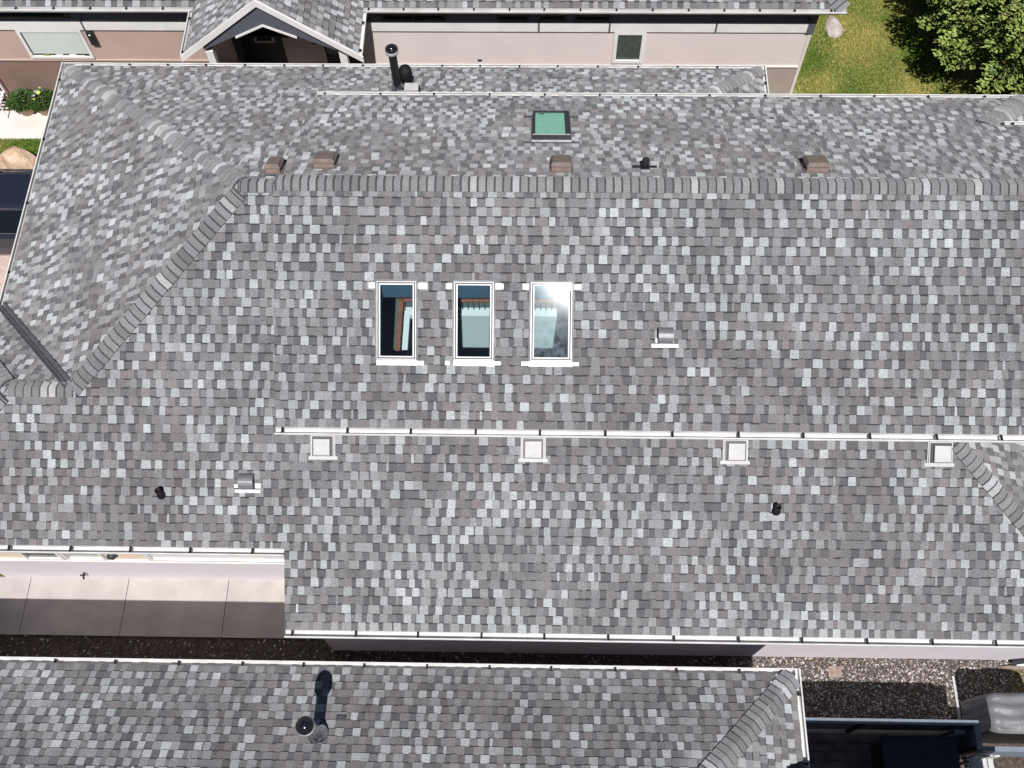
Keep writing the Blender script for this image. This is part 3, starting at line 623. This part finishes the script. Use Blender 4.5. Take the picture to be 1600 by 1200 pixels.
window(-.85 + .02, -.12, 2.68, 3.1, yf, nh, fr='dark'); window(-11.9, -10.15, 2.7, 3.15, yf, nh, fr='dark')
wn = window(-11.5, -10.05, 1.48, 2.365, yf, nh, t=.07, pane='glassd'); MB().box((-11.40, yf - .03, 1.62), (-10.14, yf - .013, 2.30)).build('roller_blind', M['blind'], wn)
for xx, cc in ((-11.2, 'olive'), (-10.9, 'white'), (-10.6, 'white'), (-10.25, 'carpaint')): MB().box((xx, yf - .028, 1.55), (xx + .16, yf - .013, 1.60)).build('sill_item', M[cc], wn)
window(1.74, 2.44, 1.40, 2.365, yf, nh, t=.085, pane='slatglass')
lamp = MB().box((-9.93, yf - .10, 1.95), (-9.78, yf, 2.34)).build('wall_lamp', M['black'], nh, bevel=.01); MB().lathe((-9.855, yf - .11, 2.28), [(0, .012), (.02, .01), (.025, 0)], axis=(0, -1, 0), seg=12).build('lamp_lens', M['white'], lamp)
MB().box((-1.3, yf - .02, 1.42), (-1.2, yf, 1.46)).build('hose_bib', M['dark'], nh)
# porch recess
yb = 17.7
MB().box((xm0, yb, 0), (xm1, yb + .1, 3.4)).box((xm0 - .1, yf + .2, 0), (xm0, yb, 3.4)).box((xm1, yf + .2, 0), (xm1 + .1, yb, 3.4)).build('porch_wall', M['blackwall'], nh)
MB().box((xm0, py + .6, .02), (xm1, yb, .16)).build('porch_floor', M['concrete'], nh)
MB().box((px0 + .2, py + .5, 3.28), (px1 - .2, yb, 3.33)).build('porch_ceiling', M['blackwall'], nh)
dr = MB().box((-5.80, yb - .05, .16), (-5.05, yb - .001, 2.25)).build('door', M['doorp'], nh)
MB().box((-5.64, yb - .058, .45), (-5.22, yb - .051, 1.0)).build('door_panel', M['doorp'], dr); MB().box((-5.64, yb - .058, 1.35), (-5.22, yb - .051, 2.05)).build('door_glass', M['dark'], dr)
MB().tube([(-5.12, yb - .07, 1.15), (-5.12, yb - .10, 1.15), (-5.2, yb - .10, 1.15)], .014).lathe((-5.12, yb - .05, 1.32), [(0, .02), (.025, .02), (.03, 0)], axis=(0, -1, 0), seg=12).build('handle', M['black'], dr)
MB().box((-5.9, yb - .055, .16), (-5.801, yb - .001, 2.32)).box((-5.049, yb - .055, .16), (-4.95, yb - .001, 2.32)).build('door_jamb', M['doorp'], nh)
window(-6.55, -6.08, 1.15, 2.2, yb - .02, nh, fr='doorp')
MB().box((-4.86, yb - .25, 1.0), (-4.45, yb - .01, 1.3)).build('mail_box', M['slate'], nh)
for xx in (-6.78, -4.03):
    pt = MB().box((xx, py + .08, .16), (xx + .15, py + .22, zf - .02)).build('porch_post', M['white'], nh)
pan = MB().hexa([(-6.85, 17.1, .2), (-6.35, 17.2, .2), (-6.35, 17.24, .2), (-6.85, 17.14, .2), (-6.85, 17.3, .75), (-6.35, 17.4, .75), (-6.35, 17.44, .75), (-6.85, 17.34, .75)]).build('folded_chair', M['olive'])
tag(pan, 'olive green folded panel leaning in the dark porch left of the door', 'folded chair')

# ---------------- ground ----------------
g = MB().poly([(-300, -300, 0), (300, -300, 0), (300, 300, 0), (-300, 300, 0)]).build('lawn', None or M['soil']); struct(g)
lm = mat('lawn_grass', (.05, .115, .010), 1, nscale=.9, col2=(.28, .25, .07), bump=.8, bscale=45, detail=9)
g.data.materials.clear(); g.data.materials.append(lm)
t = lm.node_tree
def slab(name, a, b, z, m): return struct(MB().box((a[0], a[1], -.05), (b[0], b[1], z)).build(name, M[m]))
sw = MB(); xs = [-17.6, -15.6, -13.62, -11.63, -9.64 + .04, -7.70, -5.77, -3.93 + .09]
for a, b in zip(xs, xs[1:]): sw.box((a + .006, 4.06, -.05), (b - .006, 5.16, .04))
struct(sw.build('sidewalk', M['concrete']))
sb = MB(); sb.poly([(-20, 2.3, .006), (xL + .3, 2.3, .006), (xL + .3, 4.055, .006), (-20, 4.055, .006)]).poly([(xL + .3, -2, .006), (12, -2, .006), (12, 3.86, .006), (xL + .3, 3.86, .006)])
struct(sb.build('gravel_bed', M['soil']))
struct(slab('walkway', (-20, 15.70), (-3.2, 16.80), .03, 'paleconc')); struct(slab('driveway', (-20, 8), (-9.15, 14.6), .02, 'paver'))
# loose stones
rng = random.Random(5); st = MB()
def stone(mb, c, s, col):
    k = len(mb.v); P = [(1, 0, 0), (-1, 0, 0), (0, 1, 0), (0, -1, 0), (0, 0, 1), (0, 0, -1)]; an = rng.uniform(0, 6.3)
    for p in P:
        q = Vector(p) * s * rng.uniform(.6, 1.15); q.z *= .6; q.rotate(Matrix.Rotation(an, 3, 'Z')); q.rotate(Matrix.Rotation(rng.uniform(-.4, .4), 3, 'X')); mb.v.append(tuple(Vector(c) + q))
    for f in ((0, 2, 4), (2, 1, 4), (1, 3, 4), (3, 0, 4), (2, 0, 5), (1, 2, 5), (3, 1, 5), (0, 3, 5)): mb.f.append(tuple(k + i for i in f)); mb.c.append(col)
def stonecol():
    v = rng.choice((.08, .12, .18, .25, .36, .62)) * rng.uniform(.8, 1.1); return rng.choice(((v, v * .9, v * .84), (v, v * .96, v * .93), (v, v * .84, v * .74)))
for _ in range(15000): stone(st, (rng.uniform(3.7, 9.4), rng.uniform(2.5, 3.85), .012), rng.choice((.009, .012, .016, .020, .026)), stonecol())
for _ in range(3500): stone(st, (rng.uniform(-11, 3.7), rng.uniform(2.9, 4.05), .012), rng.uniform(.012, .03), stonecol())
struct(st.build('gravel', M['stone'], tint=True), 'stuff')
def blades(name, x0_, x1_, y0, y1, n, seed, hmax=.07, cols=None):
    r = np.random.default_rng(seed); mb = bpy.data.meshes.new(name); x = r.uniform(x0_, x1_, n); y = r.uniform(y0, y1, n)
    h = r.uniform(.025, hmax, n); a = r.uniform(0, 6.28, n); wv = r.uniform(.006, .014, n); lx = r.normal(0, .03, n); ly = r.normal(0, .03, n)
    V = np.zeros((n, 3, 3)); V[:, 0] = np.stack([x - np.cos(a) * wv, y - np.sin(a) * wv, np.zeros(n)], 1); V[:, 1] = np.stack([x + np.cos(a) * wv, y + np.sin(a) * wv, np.zeros(n)], 1); V[:, 2] = np.stack([x + lx, y + ly, h], 1)
    mb.from_pydata(V.reshape(-1, 3).tolist(), [], np.arange(n * 3).reshape(-1, 3).tolist())
    dry = .5 + .5 * np.sin(x * 1.9 + 1.3 * np.sin(y * 1.3)) * np.sin(y * 1.7 + .8 + np.sin(x * 2.1)); dry = np.clip(dry + r.normal(0, .22, n) + cols, 0, 1)
    g0 = np.array([.07, .155, .012]); d0 = np.array([.52, .42, .15]); c = g0 + (d0 - g0) * dry[:, None]; c *= r.uniform(.7, 1.3, n)[:, None]
    at = mb.attributes.new('tint', 'FLOAT_COLOR', 'FACE'); q = np.ones((n, 4), dtype=np.float32); q[:, :3] = c; at.data.foreach_set('color', q.ravel())
    mb.materials.append(M['leaf']); o = bpy.data.objects.new(name, mb); sc.collection.objects.link(o); return struct(o, 'stuff')
blades('grass', 6.1, 12.5, 15.8, 21.5, 60000, 3, cols=.02); blades('grass', -12.9, -9.6, 14.6, 15.7, 9000, 4, cols=-.45); blades('grass', 8.8, 9.8, 3.0, 3.7, 2600, 6, cols=.25)

# ---------------- spruce tree ----------------
def spruce(cx, cy, H, Rb, seed, label):
    tr = thing('spruce_tree', (cx, cy, 0), label, 'tree'); r = random.Random(seed)
    MB().tube([(cx, cy, 0), (cx + .05, cy, H * .5), (cx, cy + .05, H)], [.22, .12, .02], 12).build('trunk', M['bark'], tr)
    mb = MB(); bm = MB(); nW = 34
    for k in range(nW):
        f = k / (nW - 1); z = 1.9 + f * (H - 2.1); rad = Rb * (1 - f) ** .7 * (.84 + .16 * min(1, f * 8)) + .1
        nb = int(22 - 11 * f)
        for j in range(nb):
            an = 6.283 * (j + .5 * (k % 2)) / nb + r.uniform(-.22, .22); L = rad * r.uniform(.78, 1.12); dr = Vector((math.cos(an), math.sin(an), 0)); sd_ = Vector((-dr.y, dr.x, 0))
            droop = -.18 - .12 * (1 - f); ns = max(4, int(L / .085))
            bm.tube([Vector((cx, cy, z)), Vector((cx, cy, z)) + dr * L * .92 + Vector((0, 0, droop * L * .85))], [.022, .005], 4, cap=False)
            for s in range(ns):
                q = (s + .6) / ns
                if q < .30: continue
                c = Vector((cx, cy, z)) + dr * (L * q) + Vector((0, 0, droop * L * q + .1 * q * q * L))
                half = (.34 * L * (1 - q) + .10) * r.uniform(.8, 1.2)
                for sg in (-1, 1):
                    nt_ = max(2, int(half / .055))
                    for i in range(nt_):
                        w_ = (i + .5) / nt_; base = c + sd_ * sg * half * w_ + dr * (.22 * half * w_) + Vector((r.uniform(-.02, .02), r.uniform(-.02, .02), r.uniform(-.05, .03) - .06 * w_))
                        tip = i >= nt_ - 2 or q > .85
                        g_ = r.uniform(.75, 1.25); col = (.27 * g_, .34 * g_, .09 * g_) if tip else (.14 * g_, .20 * g_, .06 * g_)
                        if r.random() < .05: col = (.16 * g_, .14 * g_, .05 * g_)
                        for _ in range(4 if tip else 3):
                            d = (dr * r.uniform(.2, 1) + sd_ * sg * r.uniform(-.1, 1) + Vector((0, 0, r.uniform(-.15, .55)))).normalized(); ln = r.uniform(.07, .14)
                            e = d.cross(Vector((r.uniform(-1, 1), r.uniform(-1, 1), 1))).normalized() * r.uniform(.014, .024)
                            mb.poly([base - e, base + e, base + d * ln * .7 + e * .7, base + d * ln, base + d * ln * .7 - e * .7], col)
    mb.build('crown', M['leaf'], tr, tint=True); bm.build('limb', M['bark'], tr)['kind'] = 'stuff'; return tr
spruce(12.3, 18.2, 9.3, 3.5, 8, 'large dense green spruce tree standing on the lawn at the top right')

# ---------------- car ----------------
car = thing('parked_car', (-11.50, 13.22, 0), 'dark navy car parked at the left edge beside the roof', 'car')
def carbody(sections, name, m, smooth=True):
    mb = MB(); n = len(sections[0]); k = []
    for s in sections:
        k.append(len(mb.v)); mb.v += [tuple(p) for p in s]
    for a, b in zip(k, k[1:]):
        for j in range(n - 1): mb.f.append((a + j, a + j + 1, b + j + 1, b + j)); mb.c.append((.5,) * 3)
    mb.f.append(tuple(k[0] + j for j in range(n))); mb.c.append((.5,) * 3); mb.f.append(tuple(k[-1] + j for j in range(n))[::-1]); mb.c.append((.5,) * 3)
    return mb.build(name, M[m], car, smooth=False)
def sec(x, hw, zb, zt, crown=.03): # lower body section
    return [(x, 13.22 - hw + .05, zb), (x, 13.22 - hw, zb + .12), (x, 13.22 - hw - .02, (zb + zt) / 2), (x, 13.22 - hw + .02, zt - .1), (x, 13.22 - hw + .10, zt - .02), (x, 13.22 - hw * .5, zt + crown), (x, 13.22 + hw * .5, zt + crown), (x, 13.22 + hw - .10, zt - .02), (x, 13.22 + hw - .02, zt - .1), (x, 13.22 + hw + .02, (zb + zt) / 2), (x, 13.22 + hw, zb + .12), (x, 13.22 + hw - .05, zb)]
carbody([sec(-13.85, .72, .35, .72), sec(-13.70, .84, .24, .82), sec(-13.10, .90, .22, .92), sec(-12.30, .92, .2, .98), sec(-10.90, .92, .2, .99), sec(-9.90, .92, .2, 1.0), sec(-9.40, .88, .24, .97), sec(-9.22, .78, .35, .85)], 'body', 'carpaint')
def gs(x, w1_, w2_, zt): return [(x, 13.22 - w1_, .97), (x, 13.22 - w2_, zt), (x, 13.22 + w2_, zt), (x, 13.22 + w1_, .97)]
carbody([gs(-12.60, .80, .66, .99), gs(-11.80, .82, .49, 1.38), gs(-10.20, .82, .49, 1.40), gs(-9.65, .78, .6, 1.05)], 'window', 'carglass')
def rs(x, w_, z): return [(x, 13.22 - w_ - .03, z - .05), (x, 13.22 - w_, z), (x, 13.22 - w_ + .08, z + .03), (x, 13.22, z + .05), (x, 13.22 + w_ - .08, z + .03), (x, 13.22 + w_, z), (x, 13.22 + w_ + .03, z - .05)]
carbody([rs(-11.85, .44, 1.36), rs(-11.40, .48, 1.41), rs(-10.50, .48, 1.42), rs(-10.10, .44, 1.38)], 'roof', 'carpaint')
for s in (-1, 1):
    MB().tube([(-12.40, 13.22 + s * .835, 1.0), (-11.80, 13.22 + s * .84, 1.012), (-9.90, 13.22 + s * .835, 1.01)], .014, 8).build('chrome_strip', M['chrome'], car)
    MB().tube([(-11.80, 13.22 + s * .48, 1.385), (-11.30, 13.22 + s * .51, 1.42), (-10.20, 13.22 + s * .49, 1.40)], .016, 8).build('roof_highlight', M['chrome'], car)  # bright tube added as the highlight line along the roof edge
    for xx in (-12.90, -10.20):
        wh = MB().lathe((xx, 13.22 + s * .80, .33), [(.2, .14), (.3, .15), (.33, .11), (.33, -.06), (.3, -.1)], axis=(0, s, 0), seg=28).build('wheel', M['tyre'], car, smooth=True)
        MB().lathe((xx, 13.22 + s * .80, .33), [(0, .125), (.06, .13), (.1, .11), (.2, .138)], axis=(0, s, 0), seg=20).build('rim', M['chrome'], wh, smooth=True)
    MB().box((-9.24, 13.22 + s * .72 - .1, .62), (-9.19, 13.22 + s * .72 + .1, .78)).build('tail_light', M['redlamp'], car)
    MB().box((-13.88, 13.22 + s * .62 - .12, .55), (-13.78, 13.22 + s * .62 + .12, .68)).build('headlight', M['flash'], car)
    d_ = MB()
    for xx in (-12.10, -11.05, -10.10): d_.box((xx - .006, 13.22 + s * .945 - .003, .35), (xx + .006, 13.22 + s * .945 + .003, .9))
    d_.build('door_seam', M['black'], car)

# ---------------- boulder, pots, patio bits ----------------
def blob(mb, c, r, seed, sub=3, amp=.25, flat=.0):
    import bmesh
    bmh = bmesh.new(); bmesh.ops.create_icosphere(bmh, subdivisions=sub, radius=1); rr = random.Random(seed); ws = [(Vector((rr.uniform(-1, 1), rr.uniform(-1, 1), rr.uniform(-1, 1))).normalized(), rr.uniform(1.5, 4), rr.uniform(0, 6)) for _ in range(9)]
    k = len(mb.v)
    for v in bmh.verts:
        d = sum(math.sin(v.co.dot(a) * f + p) for a, f, p in ws) / 9; q = v.co * (1 + amp * d * 1.6)
        # chisel flat facets
        for a, f, p in ws[:6]:
            e = q.dot(a) - .78
            if e > 0: q -= a * e * .8
        z = c[2] + q.z * r[2]; mb.v.append((c[0] + q.x * r[0], c[1] + q.y * r[1], max(z, -.02)))
    for f in bmh.faces: mb.f.append(tuple(k + v.index for v in f.verts)); mb.c.append((.5,) * 3)
    bmh.free(); return mb
tag(blob(MB(), (-12.0, 14.93, .12), (.50, .30, .42), 3).build('boulder', M['boulder']), 'tan boulder with pale streaks on the grass strip beside the dark car', 'boulder')
tag(blob(MB(), (7.40, 19.32, .02), (.22, .34, .10), 23, sub=2, amp=.45).build('stone_slab', M['boulder2']), 'flat pale stone slab on the grass at the corner of the pink house', 'stone slab')
def pot(x, y, s, flowers, label):
    p = thing('flower_pot', (x, y, .03), label, 'flower pot'); r = random.Random(int(x * 100))
    MB().lathe((x, y, .03), [(.10 * s, 0), (.13 * s, .02), (.19 * s, .30), (.21 * s, .31), (.21 * s, .35), (.18 * s, .35), (.17 * s, .31), (0, .31)], seg=24).build('pot', M['terracotta'], p, smooth=True)
    mb = MB()
    for _ in range(900):
        a = r.uniform(0, 6.28); q = r.random() ** .5 * .24 * s; z = .38 + r.random() * .26 * (1 - q / (.3 * s)); c = Vector((x + math.cos(a) * q, y + math.sin(a) * q, z))
        d = Vector((math.cos(a) + r.uniform(-.7, .7), math.sin(a) + r.uniform(-.7, .7), r.uniform(-.2, 1))).normalized(); e = d.cross(Vector((0, 0, 1))).normalized() * .016; g_ = r.uniform(.6, 1.4)
        mb.poly([c - e, c + d * .04 - e * 1.3, c + d * .075, c + d * .04 + e * 1.3, c + e], (.045 * g_, .085 * g_, .02 * g_))
    mb.build('foliage', M['leaf'], p, tint=True)
    if flowers:
        for i in range(8):
            fb = MB()
            a = r.uniform(0, 6.28); q = r.uniform(.03, .2); c = Vector((x + math.cos(a) * q, y + math.sin(a) * q - .02, .66)); col = [(.55, .52, .12), (.5, .5, .55), (.08, .08, .2)][i % 3] if i else (.7, .7, .12)
            R0 = .055 if i == 0 else .03
            for k in range(6):
                t0 = k * 1.047; fb.poly([c, c + Vector((math.cos(t0) * R0, math.sin(t0) * R0, .01)), c + Vector((math.cos(t0 + .9) * R0, math.sin(t0 + .9) * R0, .01))], col)
            fb.build('flower', M['leaf'], p, tint=True)
    return p
pot(-12.14, 16.52, 1.3, False, 'terracotta pot with leafy green plant, left of the two against the brown wall')
pot(-11.66, 16.52, 1.2, True, 'terracotta pot with yellow and white flowers, right of the two, beside the roof corner')
def bush(x, y, s, label):
    r = random.Random(4); mb = MB()
    for _ in range(700):
        a = r.uniform(0, 6.28); q = r.random() ** .5 * s; z = .05 + r.random() * s * 1.3 * (1 - .5 * q / s); c = Vector((x + math.cos(a) * q, y + math.sin(a) * q, z))
        d = Vector((math.cos(a) + r.uniform(-.7, .7), math.sin(a) + r.uniform(-.7, .7), r.uniform(-.2, 1))).normalized(); e = d.cross(Vector((0, 0, 1))).normalized() * .016; g_ = r.uniform(.6, 1.4)
        mb.poly([c - e, c + d * .04 - e * 1.3, c + d * .075, c + d * .04 + e * 1.3, c + e], (.07 * g_, .15 * g_, .02 * g_))
    return tag(mb.build('shrub', M['leaf'], tint=True), label, 'shrub')
bush(-11.22, 16.66, .17, 'small green plant by the brown wall, half hidden by the roof corner')
ch = thing('patio_chair', (-12.75, 16.5, .03), 'white metal patio chair with woven seat at the left edge', 'chair')
cs = MB()
for k in range(5): cs.box((-13.0, 16.28 + k * .10, .46), (-12.56, 16.33 + k * .10, .48))
for k in range(4): cs.box((-12.98 + k * .12, 16.28, .481), (-12.94 + k * .12, 16.73, .49))
cs.build('seat', M['white'], ch)
bk = MB()
for k in range(4): bk.box((-13.0 + k * .135, 16.73, .46), (-12.96 + k * .135, 16.76, .95))
bk.tube([(-13.0, 16.75, .95), (-12.78, 16.75, 1.02), (-12.56, 16.75, .95)], .02); bk.build('backrest', M['white'], ch)
for xx in (-12.99, -12.58):
    for yy in (16.3, 16.74): MB().tube([(xx, yy, .46), (xx, yy - .01, .03)], .014, 8).build('leg', M['white'], ch)

# ---------------- deck, spa, grill ----------------
dk = thing('deck', (6, 1.8, 0), 'shaded charcoal deck with a steel blue railing at the bottom right', 'deck')
fb = MB(); y = .86
while y < 2.5: fb.box((4.2, y, .40), (7.36, y + .133, .45)); y += .145
fb.build('floor_board', M['deckb'], dk); MB().box((4.25, .9, .0), (7.33, 2.45, .395)).build('deck_frame', M['dark'], dk)
def railp(a, b, n='railing'):
    ax = abs(b[0] - a[0]) > abs(b[1] - a[1]); w_ = .04
    if ax: tp = MB().box((a[0], a[1] - w_, 1.46), (b[0], a[1] + w_, 1.52))
    else: tp = MB().box((a[0] - w_, a[1], 1.462), (a[0] + w_, b[1], 1.522))
    tp = tp.build(n, M['railblue'], dk)
    pn = MB().box((a[0], a[1] - .008, .5), (b[0], a[1] + .008, 1.459)) if ax else MB().box((a[0] - .008, a[1], .5), (a[0] + .008, b[1], 1.459))
    pn.build('railing_panel', M['railblue'], tp)
railp((3.9, 2.53), (7.48, 2.53)); railp((7.44, 2.12), (7.44, 2.489)); railp((7.481, 2.12), (10, 2.12))
for q in ((7.44, 2.49), (7.44, 2.15), (5.6, 2.5)): MB().box((q[0] - .03, q[1] - .03, 0), (q[0] + .03, q[1] + .03, 1.459)).build('railing_post', M['dark'], dk)
sp = thing('hot_tub', (6.5, 1.6, .45), 'closed hot tub under a dark navy cover standing on the shaded deck', 'hot tub')
MB().box((5.95, .95, .451), (7.12, 2.28, 1.2)).build('tub', M['dark'], sp, bevel=.05); MB().box((5.90, .90, 1.203), (7.16, 2.33, 1.30)).build('cover', M['spa'], sp, bevel=.03)
MB().box((7.12, 2.38, .46), (7.3, 2.44, 1.35)).build('cover_arm', M['galv'], sp)
gr = thing('covered_grill', (8.25, 2.75, 0), 'grill under a wrinkled grey cover beside the gravel at the right edge', 'grill')
mb = MB(); nx, ny = 26, 18; X0, X1, Y0, Y1 = 7.86, 9.05, 2.42, 3.10; rg = random.Random(2)
V = []
for i in range(nx + 1):
    for j in range(ny + 1):
        u, v = i / nx, j / ny; ex = max(0, 1 - (min(u, 1 - u) / .10)) ; ey = max(0, 1 - (min(v, 1 - v) / .14))
        z = 1.16 - .04 * (2 * abs(v - .5)) ** 2 - .06 * ex ** 3 - .07 * ey ** 3 + .020 * math.sin(v * 21 + 2 * math.sin(u * 5)) * (1 - ex) + .008 * math.sin(u * 13 + v * 7)
        rc = .06 * (abs(2 * u - 1) ** 8) * (2 * v - 1)
        V.append((X0 + (X1 - X0) * u, Y0 + (Y1 - Y0) * v - rc, z))
k = len(mb.v); mb.v += V
idx = lambda i, j: k + i * (ny + 1) + j
for i in range(nx):
    for j in range(ny): mb.f.append((idx(i, j), idx(i + 1, j), idx(i + 1, j + 1), idx(i, j + 1))); mb.c.append((.5,) * 3)
mb.build('cover', M['vinyl'], gr, smooth=True)
ring = [V[i * (ny + 1)] for i in range(nx + 1)] + [V[nx * (ny + 1) + j] for j in range(1, ny + 1)] + [V[i * (ny + 1) + ny] for i in range(nx - 1, -1, -1)] + [V[j] for j in range(ny - 1, 0, -1)]
mb = MB(); cx, cy = (X0 + X1) / 2, (Y0 + Y1) / 2; n = len(ring); lv = []
for zz, ex in ((None, 1), (.75, 1.02), (.4, 1.06), (.06, 1.10)):
    lv.append(len(mb.v))
    for i, p in enumerate(ring):
        wv = 1 + (.012 * math.sin(i * 1.3) if zz else 0); mb.v.append((cx + (p[0] - cx) * ex * wv, cy + (p[1] - cy) * ex * wv, zz if zz is not None else p[2]))
for a, b in zip(lv, lv[1:]):
    for i in range(n): mb.f.append((a + i, a + (i + 1) % n, b + (i + 1) % n, b + i)); mb.c.append((.5,) * 3)
mb.build('cover_skirt', M['vinyl'], gr, smooth=True)
tag(MB().box((7.74, 2.6, .0), (7.78, 3.55, .05)).build('edging_strip', M['flash']), 'thin pale edging strip in the gravel beside the covered grill', 'garden edging')
tag(blob(MB(), (9.3, 3.72, .04), (.72, .05, .09), 12, amp=.15).build('landscape_timber', M['timber']), 'weathered timber edging by the grass at the right edge', 'timber')
tag(MB().box((5.50, 3.50, .0), (5.74, 3.70, .035)).build('stepping_stone', M['timber']), 'small flat brown slab lying in the sunlit gravel', 'stepping stone')
ds = thing('downspout', (9.0, 3.8, 0), 'dark sloping downspout extension at the wall foot by the right edge', 'downspout')
MB().tube([(8.86, 3.79, .12), (9.3, 3.82, .45)], .045, 8).build('pipe', M['dark'], ds); MB().box((8.93, 3.74, .01), (9.3, 3.79, .1)).build('outlet_tray', M['white'], ds)
ct = thing('patio_chair', (7.75, 1.75, .0), 'pale grey wooden chair below the deck railing at the bottom right', 'chair')
s_ = MB()
for k in range(4): s_.box((7.42 + k * .105, 1.55, .98), (7.51 + k * .105, 2.02, 1.0))
s_.build('seat', M['skin'], ct); b_ = MB()
for k in range(4): b_.box((7.42 + k * .105, 2.021, .9), (7.51 + k * .105, 2.05, 1.3))
b_.build('backrest', M['skin'], ct)
for xx in (7.45, 7.78):
    for yy in (1.58, 1.98): MB().box((xx - .02, yy - .02, 0), (xx + .02, yy + .02, .978)).build('leg', M['skin'], ct)
